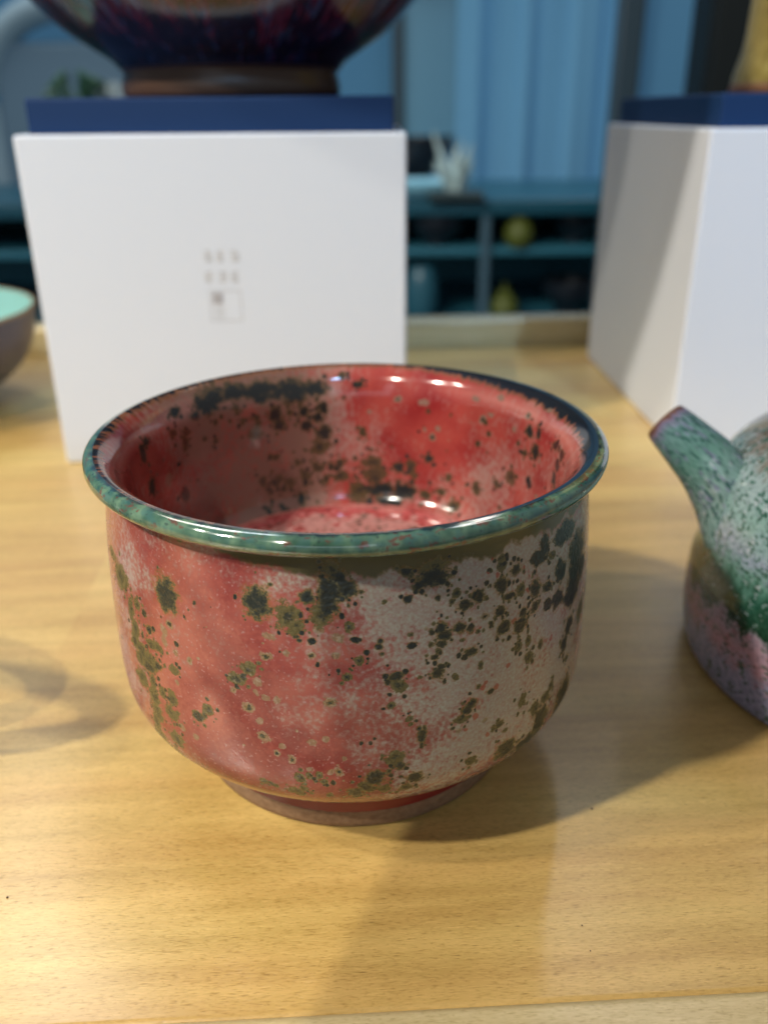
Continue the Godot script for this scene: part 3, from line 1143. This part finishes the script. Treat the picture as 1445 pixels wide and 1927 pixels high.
func rim_glaze() -> ImageTexture:
	var w := 2048
	var h := 48
	var n1 := noise(81, 0.30, 3)
	var n2 := noise(82, 1.1, 2)
	var rgb := PackedByteArray()
	rgb.resize(w * h * 3)
	for py in h:
		for px in w:
			var a := TAU * px / w
			var sx := 45.0 * sin(a)
			var sz := 45.0 * cos(a)
			var y := py * 0.13
			var v := n1.get_noise_3d(sx, y, sz)
			var f := n2.get_noise_3d(sx, y, sz)
			var c := Color8(106, 138, 112).lerp(Color8(62, 98, 82), clampf(0.5 + 1.1 * v, 0.0, 1.0))
			c = c.lerp(Color8(60, 104, 106), clampf(n1.get_noise_3d(sz + 50.0, y, sx) * 1.5, 0.0, 0.5))
			c = c.lerp(Color8(112, 62, 52), clampf((n1.get_noise_3d(sx * 0.7, y * 2.0 + 40.0, sz * 0.7) + 0.4 * f - 0.26) * 3.5, 0.0, 0.75))
			if f < -0.45:
				c = c.lerp(Color8(44, 62, 60), clampf((-0.45 - f) * 4.0, 0.0, 0.6))
			var top := clampf((float(py) / h - 0.90) * 9.0 + v, 0.0, 1.0)
			c = c.lerp(Color8(30, 42, 50), top * 0.8)
			var low := clampf((0.12 - float(py) / h) * 9.0, 0.0, 1.0)
			c = c.lerp(Color8(104, 84, 50), low * 0.8)
			var at := (py * w + px) * 3
			rgb[at] = int(c.r * 255.0)
			rgb[at + 1] = int(c.g * 255.0)
			rgb[at + 2] = int(c.b * 255.0)
	return picture(rgb, w, h)


# ---------------------------------------------------------------- gift boxes

func gift_box(called: String, label: String, at: Vector3, turn: float) -> Node3D:
	var b := base(called, label, "gift box", at, turn, "white gift boxes with navy inner boxes")
	put("outer_sleeve", rbox(Vector3(0.1215, 0.1082, 0.128), 0.0011), M.card, b)
	put("inner_box", rbox(Vector3(0.1135, 0.0105, 0.120), 0.0008), M.navy, b, Vector3(0, 0.1080, 0))
	return b


func _boxes() -> void:
	var left := gift_box("gift_box", "white gift box with small grey printed mark, behind the cup under the big bowl", Vector3(-0.0527, 0, -0.3575), 0.0)
	var right := gift_box("gift_box", "plain white gift box turned to show its side, behind the teapot", Vector3(0.1658, 0, -0.374), 0.024)
	# the small printed mark: two rows of three characters and a seal
	var w := 120
	var h := 200
	var im := Image.create(w, h, false, Image.FORMAT_RGBA8)
	im.fill(Color(0.62, 0.60, 0.57, 0.0))
	var rng := RandomNumberGenerator.new()
	rng.seed = 3
	var ink := Color(0.68, 0.61, 0.51, 0.44)
	for row in 2:
		for col in 3:
			var x := 10 + col * 38
			var y := 4 + row * 56
			for k in 3:  # the strokes of one character, across and down
				im.fill_rect(Rect2i(x + rng.randi_range(0, 4), y + 3 + k * 11, rng.randi_range(16, 24), 3), ink)
			im.fill_rect(Rect2i(x + 12, y, 3, 34), ink)
			im.fill_rect(Rect2i(x + (3 if (col + row) % 2 else 21), y + 6, 3, 24), ink)
	var faint := Color(0.70, 0.66, 0.60, 0.34)
	im.fill_rect(Rect2i(18, 112, 92, 3), faint)
	im.fill_rect(Rect2i(18, 195, 92, 3), faint)
	im.fill_rect(Rect2i(18, 112, 3, 86), faint)
	im.fill_rect(Rect2i(107, 112, 3, 86), faint)
	for k in 4:
		im.fill_rect(Rect2i(27, 120 + k * 8, 28, 4), Color(0.55, 0.48, 0.44, 0.5))
		im.fill_rect(Rect2i(29 + k * 8, 118, 4, 32), Color(0.55, 0.48, 0.44, 0.5))
		im.fill_rect(Rect2i(30, 158 + k * 9, 30, 3), faint)
	var q := QuadMesh.new()
	q.size = Vector2(0.0138, 0.0238)
	var mm_ := mat(Color.WHITE, 0.6, 0.3)
	mm_.albedo_texture = ImageTexture.create_from_image(im)
	mm_.transparency = BaseMaterial3D.TRANSPARENCY_ALPHA
	put("printed_mark", q, mm_, left, Vector3(0.0004, 0.0622, 0.0643))


# ---------------------------------------------------------------- the big flambe bowl

func _bowl_on_box() -> void:
	var b := base("large_bowl", "large dark blue and purple glazed bowl standing on the left gift box", "bowl", Vector3(-0.0525, 0.1187, -0.3475))
	var prof := mm([Vector2(38.5, 9.2), Vector2(40.5, 11.5), Vector2(46, 15.0), Vector2(56, 21.5), Vector2(66, 31), Vector2(80, 44), Vector2(95, 61), Vector2(106, 79), Vector2(112, 95), Vector2(111, 97), Vector2(109.5, 95), Vector2(103, 79), Vector2(92, 62), Vector2(76, 45), Vector2(62, 34), Vector2(48, 24), Vector2(25, 20), Vector2(0, 19)])
	var m := StandardMaterial3D.new()
	m.albedo_texture = banded_glaze(1024, 256, [[0.0, Color8(26, 14, 22)], [0.05, Color8(22, 16, 32)], [0.09, Color8(74, 20, 44)], [0.13, Color8(60, 72, 112)], [0.19, Color8(98, 106, 142)], [0.26, Color8(132, 124, 152)], [0.34, Color8(92, 50, 88)], [0.45, Color8(120, 116, 156)], [1.0, Color8(96, 80, 120)]], 0.09, 91, [[Color8(92, 14, 36), 0.30, 0.8, 0.0, 1.0], [Color8(26, 60, 108), 0.28, 0.8, 0.0, 0.6]])
	m.roughness = 0.18
	m.metallic_specular = 0.6
	put("body", lathe(smooth(prof, 6), 120), m, b)
	var foot := mm([Vector2(0, 0.6), Vector2(36.5, 0.0), Vector2(37.6, 0.6), Vector2(38.2, 3.0), Vector2(37.7, 6.0), Vector2(37.3, 8.0), Vector2(38.5, 9.4)])
	var fm := mat(Color8(78, 56, 42), 0.34, 0.5)
	put("foot_ring", lathe(smooth(foot, 4), 96), fm, b)


# ---------------------------------------------------------------- the teapot at the right edge

func _teapot() -> void:
	var t := base("small_teapot", "small teapot in mottled green and lavender glaze with stubby spout, at right edge", "teapot", Vector3(0.117, 0, -0.166))
	var prof := mm([Vector2(42, 0.0), Vector2(45.6, 0.2), Vector2(47.2, 1.7), Vector2(48.2, 6), Vector2(48.7, 12), Vector2(48.6, 17), Vector2(48.2, 21), Vector2(47.4, 24), Vector2(47.0, 28), Vector2(47.1, 33), Vector2(46.6, 38), Vector2(44.8, 44), Vector2(40.4, 49.3), Vector2(34, 53.2), Vector2(26, 55.4), Vector2(20, 56.2)])
	var m := StandardMaterial3D.new()
	var bands := [[0.0, Color8(158, 144, 134)], [0.10, Color8(128, 118, 106)], [0.17, Color8(150, 170, 172)], [0.30, Color8(134, 170, 164)], [0.42, Color8(152, 166, 186)], [0.50, Color8(100, 148, 134)], [0.55, Color8(36, 88, 70)], [0.645, Color8(30, 62, 44)], [0.675, Color8(152, 138, 152)], [0.74, Color8(178, 136, 150)], [0.82, Color8(148, 146, 176)], [1.0, Color8(136, 140, 174)]]
	m.albedo_texture = banded_glaze(1024, 384, bands, 0.06, 101, [[Color8(46, 88, 72), 0.16, 0.85, 0.0, 0.62], [Color8(100, 84, 60), 0.2, 0.8, 0.0, 0.16], [Color8(186, 194, 204), 0.36, 0.7, 0.1, 0.64], [Color8(58, 84, 70), 0.26, 0.85, 0.68, 1.0], [Color8(176, 120, 136), 0.30, 0.6, 0.66, 0.86]])
	m.roughness = 0.13
	m.metallic_specular = 0.55
	put("body", lathe(smooth(prof, 6), 140, 0.0, 0.057), m, t)
	var lid := mm([Vector2(21.5, 56.6), Vector2(21.8, 57.6), Vector2(20.5, 58.6), Vector2(14, 60.4), Vector2(6, 61.4), Vector2(0, 61.6)])
	var cover := put("lid", lathe(smooth(lid, 5), 80), m, t)
	var knob := mm([Vector2(5.0, 61.4), Vector2(4.4, 63.0), Vector2(6.2, 66.5), Vector2(6.4, 69.0), Vector2(4.5, 71.0), Vector2(0, 71.6)])
	put("knob", lathe(smooth(knob, 5), 48), m, cover)
	# spout: a short tapered tube that leaves the shoulder towards the left
	var line := Curve3D.new()
	var knots := [Vector3(0.0614, 0.0520, -0.1820), Vector3(0.0662, 0.0477, -0.1770), Vector3(0.0703, 0.0436, -0.1740), Vector3(0.0745, 0.0376, -0.1720), Vector3(0.0777, 0.0309, -0.1700)]
	for k in 5:
		var d: Vector3 = (knots[mini(k + 1, 4)] - knots[maxi(k - 1, 0)]) * 0.17
		line.add_point(knots[k] - t.position, -d, d)
	var pts := PackedVector3Array()
	var rad := PackedFloat32Array()
	var whole := line.get_baked_length()
	for k in 25:
		var u := 1.0 - k / 24.0
		pts.append(line.sample_baked(u * whole, true))
		rad.append(lerpf(0.0047, 0.0090, pow(u, 0.9)))
	var to := pts[24]
	var from := pts[12]
	for k in 7:  # back down the inside
		var u := 1.0 - k / 7.0
		pts.append(from.lerp(to, u + (0.02 if k == 0 else 0.0)))
		rad.append(0.0037 if k else 0.0043)
	var sm := StandardMaterial3D.new()
	sm.albedo_texture = banded_glaze(256, 128, [[0.0, Color8(128, 164, 158)], [0.30, Color8(140, 172, 168)], [0.48, Color8(96, 142, 132)], [0.66, Color8(100, 140, 140)], [0.715, Color8(126, 118, 150)], [0.745, Color8(112, 76, 66)], [0.79, Color8(150, 118, 92)], [0.82, Color8(96, 72, 60)], [1.0, Color8(60, 50, 46)]], 0.025, 131, [[Color8(30, 74, 66), 0.16, 0.85, 0.0, 0.70], [Color8(196, 202, 210), 0.30, 0.7, 0.0, 0.45], [Color8(140, 140, 176), 0.25, 0.7, 0.1, 0.70]])
	sm.roughness = 0.16
	sm.metallic_specular = 0.6
	put("spout", tube(pts, rad, 32), sm, t)


# ---------------------------------------------------------------- celadon bowl, left

func _left_bowl() -> void:
	var b := base("celadon_bowl", "bowl with pale turquoise inside and dark grey outside, beside the left gift box", "bowl", Vector3(-0.205, 0, -0.36))
	var outp := mm([Vector2(26, 3.5), Vector2(31, 5), Vector2(43, 10), Vector2(52, 18), Vector2(57, 27), Vector2(59.2, 36), Vector2(59.9, 40.2)])
	put("outside", lathe(smooth(outp, 6), 96), mat(Color8(78, 72, 82), 0.4), b)
	var rim := mm([Vector2(59.9, 40.2), Vector2(59.9, 41.2), Vector2(59.2, 41.6), Vector2(58.4, 41.2)])
	put("rim", lathe(smooth(rim, 4), 96), mat(Color8(132, 108, 74), 0.35), b)
	var inp := mm([Vector2(58.4, 41.2), Vector2(57.5, 37), Vector2(55, 28), Vector2(49, 18), Vector2(38, 11), Vector2(20, 8), Vector2(0, 7.4)])
	put("inside", lathe(smooth(inp, 6), 96), mat(Color8(136, 182, 174), 0.25), b)
	var foot := mm([Vector2(0, 1.5), Vector2(22, 1.5), Vector2(23, 0), Vector2(26, 0), Vector2(26.6, 3.0), Vector2(26, 3.8)])
	put("foot_ring", lathe(foot, 64), M.clay, b)


# ---------------------------------------------------------------- what stands further back, and just outside the view

func curtain_mesh(width: float, height: float, folds: float, deep: float) -> ArrayMesh:
	var verts := PackedVector3Array()
	var norms := PackedVector3Array()
	var uvs := PackedVector2Array()
	var idx := PackedInt32Array()
	var nx := 160
	for side in 2:
		for j in 7:
			for i in nx + 1:
				var u := float(i) / nx
				var ph := u * folds * TAU
				var soft := 0.75 + 0.25 * sin(u * 17.0)
				var z := deep * soft * (sin(ph) + 0.3 * sin(2.3 * ph + 1.0 + 0.3 * j))
				var slope := deep * soft * folds * TAU / width * (cos(ph) + 0.69 * cos(2.3 * ph + 1.0 + 0.3 * j))
				var nn := Vector3(-slope, 0, 1).normalized() * (1.0 if side == 0 else -1.0)
				verts.append(Vector3((u - 0.5) * width, height * j / 6.0, z) + nn * 0.001)
				norms.append(nn)
				uvs.append(Vector2(u, 1.0 - j / 6.0))
		for j in 6:
			for i in nx:
				var a := side * 7 * (nx + 1) + j * (nx + 1) + i
				idx.append_array([a, a + nx + 1, a + 1, a + 1, a + nx + 1, a + nx + 2])
	return commit(verts, norms, uvs, idx)


func jar(called: String, label: String, category: String, at: Vector3, prof: PackedVector2Array, m: Material, lid_m: Material, group := "", lid_r := 0.0) -> void:
	var o := base(called, label, category, at, 0.0, group)
	put("body", lathe(smooth(prof, 4), 40), m, o)
	if lid_r > 0.0:
		var top := prof[0].y
		for q in prof:
			top = maxf(top, q.y)
		var lid := PackedVector2Array([Vector2(lid_r, top + 0.0004), Vector2(lid_r, top + 0.004), Vector2(lid_r * 0.6, top + 0.008), Vector2(lid_r * 0.2, top + 0.010), Vector2(lid_r * 0.25, top + 0.017), Vector2(0, top + 0.019)])
		put("lid", lathe(smooth(lid, 3), 32), lid_m, o)


func _others() -> void:
	# the yellow vase on the right gift box
	var yv := base("yellow_vase", "mottled yellow vase with brown foot standing on the right gift box", "vase", Vector3(0.1650, 0.1187, -0.352))
	var ym := StandardMaterial3D.new()
	ym.albedo_texture = banded_glaze(512, 256, [[0.0, Color8(140, 122, 60)], [0.4, Color8(156, 140, 72)], [0.75, Color8(146, 128, 66)], [1.0, Color8(124, 110, 68)]], 0.15, 151, [[Color8(120, 96, 40), 0.3, 0.7, 0.0, 1.0]])
	ym.roughness = 0.35
	var yp := mm([Vector2(36.2, 3.4), Vector2(35.8, 7), Vector2(34.0, 14), Vector2(33.2, 22), Vector2(33.2, 40), Vector2(36, 62), Vector2(40, 84), Vector2(38, 104), Vector2(26, 118), Vector2(17, 126), Vector2(16, 140), Vector2(20, 150), Vector2(18.6, 150.5), Vector2(14, 140), Vector2(14, 126), Vector2(22, 116)])
	put("body", lathe(smooth(yp, 5), 72), ym, yv)
	put("foot_ring", lathe(mm([Vector2(0, 0), Vector2(36, 0), Vector2(36.6, 0.6), Vector2(36.6, 3.0), Vector2(36.0, 3.5)]), 72), mat(Color8(120, 84, 56), 0.5), yv)

	# a small jug just left of the view: its looped handle throws the ring of shade beside the cup
	var jug := base("small_jug", "small pale jug with looped handle, just outside the left edge", "jug", Vector3(-0.183, 0, -0.142))
	var jm := mat(Color8(170, 186, 182), 0.2)
	var jp := mm([Vector2(0, 1.5), Vector2(24, 1.5), Vector2(25, 0), Vector2(28, 0), Vector2(31, 4), Vector2(38, 14), Vector2(41, 26), Vector2(39, 40), Vector2(33, 50), Vector2(30, 58), Vector2(31.5, 63), Vector2(30.5, 63.5), Vector2(28, 57), Vector2(36, 40), Vector2(38, 26), Vector2(30, 8), Vector2(0, 5)])
	put("body", lathe(smooth(jp, 5), 72), jm, jug)
	var hp := PackedVector3Array()
	var hr := PackedFloat32Array()
	for k in 25:
		var a := PI * (k / 24.0 * 1.12 - 0.56)
		hp.append(Vector3(0.044 + 0.051 * cos(a), 0.034 + 0.023 * sin(a), 0.004 + 0.010 * cos(a)))
		hr.append(0.0036)
	put("handle", tube(hp, hr, 16), jm, jug)

	# the phone that takes the picture, held low and upside down: it shades the right part of the table's front
	var ph := base("phone", "dark phone held upside down in front of the table, outside the view", "phone")
	ph.transform = Transform3D(Basis.from_euler(Vector3(-0.42878, 0, -0.00852)), Vector3(0, 0.11394, 0)) * Transform3D(Basis(), Vector3(-0.027, -0.018, 0.008))
	put("case", rbox(Vector3(0.078, 0.158, 0.0085), 0.004), mat(Color8(40, 42, 46), 0.5), ph)
	put("screen", rbox(Vector3(0.072, 0.151, 0.001), 0.0004), mat(Color8(12, 12, 14), 0.1), ph, Vector3(0, 0.0035, 0.0046))

	_back_of_shop()


func _back_of_shop() -> void:
	var teal := mat(Color8(48, 112, 134), 0.35)
	var deep := mat(Color8(62, 142, 166), 0.5)
	var cab := base("display_cabinet", "long dark teal display cabinet with open shelves behind the table", "cabinet", Vector3(0, -0.9, -1.55))
	put("top", rbox(Vector3(2.6, 0.022, 0.40), 0.003), mat(Color8(22, 78, 98), 0.35), cab, Vector3(0, 0.874, 0))
	put("back_panel", rbox(Vector3(2.6, 0.86, 0.015), 0.003), deep, cab, Vector3(0, 0.012, -0.185))
	for y in [0.0, 0.24, 0.48, 0.705, 0.815]:
		put("shelf", rbox(Vector3(2.56, 0.012, 0.36), 0.002), teal, cab, Vector3(0, y, 0.005))
	for x in [-1.29, -0.72, -0.30, 0.155, 0.60, 1.29]:
		put("post", rbox(Vector3(0.014, 0.874, 0.02), 0.003), mat(Color8(70, 100, 118), 0.3), cab, Vector3(x, 0.0, 0.185))
	# jars and bowls on its shelves
	var lime := mat(Color8(84, 96, 36), 0.5)
	var small := mm([Vector2(0, 0), Vector2(14, 0), Vector2(20, 8), Vector2(22, 20), Vector2(18, 32), Vector2(12, 37), Vector2(10.5, 36), Vector2(16, 30), Vector2(19, 18), Vector2(0, 4)])
	jar("green_jar", "yellow green jar on the upper cabinet shelf", "jar", Vector3(0.206, -0.073, -1.37), small, lime, lime, "", 0.012)
	jar("green_jar", "yellow green jar on the lower cabinet shelf", "jar", Vector3(0.189, -0.183, -1.37), small, lime, lime, "", 0.012)
	var blue := mat(Color8(44, 96, 116), 0.35)
	jar("blue_jar", "blue jar on the lower cabinet shelf beside the left gift box", "jar", Vector3(0.062, -0.183, -1.40), mm([Vector2(0, 0), Vector2(20, 0), Vector2(27, 26), Vector2(25, 60), Vector2(16, 80), Vector2(14, 78), Vector2(22, 59), Vector2(24, 26), Vector2(0, 6)]), blue, blue)
	var dark := mat(Color8(26, 34, 44), 0.3)
	for k in 3:
		var words: String = ["dark bowl on the lower cabinet shelf right of the green jar", "dark bowl on the upper cabinet shelf beside the left gift box", "dark bowl on the upper cabinet shelf next to the right gift box"][k]
		var spot_at: Vector3 = [Vector3(0.30, -0.183, -1.42), Vector3(0.085, -0.073, -1.40), Vector3(0.30, -0.073, -1.42)][k]
		jar("dark_bowl", words, "bowl", spot_at, mm([Vector2(0, 0), Vector2(20, 0), Vector2(22, 8), Vector2(40, 28), Vector2(46, 52), Vector2(44, 52), Vector2(36, 28), Vector2(0, 12)]), dark, dark, "dark bowls in the display cabinet")
	# things on the cabinet's top
	var tray := base("pale_tray", "pale blue tray on the cabinet top beside the left gift box", "tray", Vector3(0.062, -0.004, -1.42))
	put("plate", lathe(smooth(mm([Vector2(0, 0), Vector2(46, 0), Vector2(62, 12), Vector2(66, 22), Vector2(64, 22), Vector2(52, 8), Vector2(0, 5)]), 4), 48), mat(Color8(128, 186, 210), 0.3), tray)
	var orn := base("white_ornament", "white branching ornament on a dark plinth on the cabinet top", "ornament", Vector3(0.108, -0.004, -1.36))
	var fm := mat(Color8(170, 196, 200), 0.5)
	put("plinth", rbox(Vector3(0.08, 0.012, 0.06), 0.003), mat(Color8(40, 60, 66), 0.4), orn)
	var twig := RandomNumberGenerator.new()
	twig.seed = 21
	for k in 13:
		var a := twig.randf() * TAU
		var lean := twig.randf_range(0.008, 0.040)
		var tall := twig.randf_range(0.035, 0.095)
		var tip := Vector3(cos(a) * lean, tall, sin(a) * lean)
		var path := PackedVector3Array([Vector3(cos(a) * 0.006, 0.010, sin(a) * 0.006), tip * 0.5 + Vector3(0.006 * sin(a), 0.008, 0), tip])
		put("branch", tube(path, PackedFloat32Array([0.007, 0.0055, 0.002]), 8), fm, orn)
	jar("black_bowl", "black bowl on the cabinet top behind the pale tray", "bowl", Vector3(0.055, -0.004, -1.60), mm([Vector2(0, 0), Vector2(24, 0), Vector2(26, 12), Vector2(46, 40), Vector2(52, 78), Vector2(50, 78), Vector2(42, 40), Vector2(0, 20)]), dark, dark)
	jar("white_vase", "pale grey vase on the cabinet top, left behind the gift box", "vase", Vector3(-0.385, -0.004, -1.40), mm([Vector2(0, 0), Vector2(26, 0), Vector2(34, 40), Vector2(30, 100), Vector2(20, 136), Vector2(24, 158), Vector2(22, 158), Vector2(17, 136), Vector2(0, 20)]), mat(Color8(176, 196, 206), 0.4), fm)
	var plant := base("potted_plant", "small dark green plant in a grey pot on the cabinet top", "plant", Vector3(-0.425, -0.004, -1.36))
	put("pot", lathe(smooth(mm([Vector2(0, 0), Vector2(24, 0), Vector2(32, 62), Vector2(34, 64), Vector2(32, 66), Vector2(29, 62), Vector2(0, 56)]), 3), 40), mat(Color8(96, 112, 120), 0.5), plant)
	var rng := RandomNumberGenerator.new()
	rng.seed = 8
	var leaf_m := mat(Color8(44, 84, 66), 0.5)
	for k in 46:
		var a := rng.randf() * TAU
		var up := rng.randf_range(0.2, 1.0)
		var stem := Vector3(cos(a) * 0.05 * (1.1 - up * 0.6), 0.055 + 0.115 * up, sin(a) * 0.05 * (1.1 - up * 0.6))
		var lp := PackedVector3Array([Vector3(0, 0.055, 0) + stem * Vector3(0.3, 0, 0.3), stem * Vector3(0.7, 0.9, 0.7), stem, stem + Vector3(cos(a) * 0.02, -0.008, sin(a) * 0.02)])
		put("leaf", tube(lp, PackedFloat32Array([0.001, 0.002, 0.006, 0.0005]), 6), leaf_m, plant)
	var chair := base("reflection_chair", "made up grey blue chair, its rounded back imitating a pale reflection, behind the cabinet, far left", "chair", Vector3(-0.60, -0.9, -1.90))  # made-up chair: its pale arch stands in for a reflection
	var cm := mat(Color8(160, 190, 206), 0.7)
	var arch := PackedVector3Array([Vector3(-0.17, 0.45, 0)])
	var ar := PackedFloat32Array([0.028])
	for k in 21:
		var a := PI * (1.0 - k / 20.0)
		arch.append(Vector3(0.17 * cos(a), 1.03 + 0.17 * sin(a), 0))
		ar.append(0.028)
	arch.append(Vector3(0.17, 0.45, 0))
	ar.append(0.028)
	put("back_frame", tube(arch, ar, 16), cm, chair)
	put("back_pad", rbox(Vector3(0.29, 0.68, 0.03), 0.013), mat(Color8(120, 152, 176), 0.8), chair, Vector3(0, 0.46, 0))
	put("seat", rbox(Vector3(0.42, 0.06, 0.20), 0.02), cm, chair, Vector3(0, 0.40, 0.03))
	for sx in [-0.18, 0.18]:
		for sz in [-0.05, 0.1]:
			put("leg", rbox(Vector3(0.03, 0.40, 0.03), 0.004), cm, chair, Vector3(sx, 0.0, sz))
	# against the back wall
	var cur := base("blue_curtain", "light blue pleated curtain hanging at the back wall between the gift boxes", "curtain", Vector3(0.335, -0.85, -2.0))
	put("cloth", curtain_mesh(0.36, 2.3, 3.3, 0.020), mat(Color8(112, 176, 218), 0.85), cur)
	put("rail", tube(PackedVector3Array([Vector3(-0.22, 2.31, 0), Vector3(0.22, 2.31, 0)]), PackedFloat32Array([0.012, 0.012]), 12), mat(Color8(90, 96, 100), 0.4), cur)
	var fr := base("framed_panel", "grey framed light blue picture panel on the back wall beside the left gift box", "picture", Vector3(0.113, 0.065, -2.09))
	var frm := mat(Color8(52, 78, 92), 0.5)
	put("panel", rbox(Vector3(0.13, 0.28, 0.008), 0.002), mat(Color8(116, 178, 210), 0.4), fr)
	for sx in [-0.075, 0.075]:
		put("frame_side", rbox(Vector3(0.026, 0.28, 0.024), 0.003), frm, fr, Vector3(sx, 0.0, 0.004))
	for sy in [-0.0262, 0.2802]:
		put("frame_rail", rbox(Vector3(0.176, 0.026, 0.024), 0.003), frm, fr, Vector3(0, sy, 0.004))
	var post := base("dark_column", "narrow dark steel column in front of the back wall, left of the right gift box", "column", Vector3(0.305, -0.9, -1.22))
	put("shaft", rbox(Vector3(0.030, 3.2, 0.03), 0.004), mat(Color8(46, 66, 80), 0.4), post)
	put("base_plate", rbox(Vector3(0.09, 0.012, 0.09), 0.003), mat(Color8(46, 66, 80), 0.4), post)
	var ward := base("black_cupboard", "tall black cupboard behind the yellow vase at the right edge", "cupboard", Vector3(0.575, -0.9, -0.98), -0.22)
	var bm := mat(Color8(6, 16, 20), 0.6, 0.3)
	put("carcass", rbox(Vector3(0.50, 2.1, 0.20), 0.004), bm, ward)
	for sx in [-0.124, 0.124]:
		var door := put("door", rbox(Vector3(0.244, 2.04, 0.016), 0.004), bm, ward, Vector3(sx, 0.03, 0.109))
		put("handle", rbox(Vector3(0.01, 0.12, 0.014), 0.003), mat(Color8(60, 90, 100), 0.3), door, Vector3(-sx * 0.82, 0.97, 0.015))
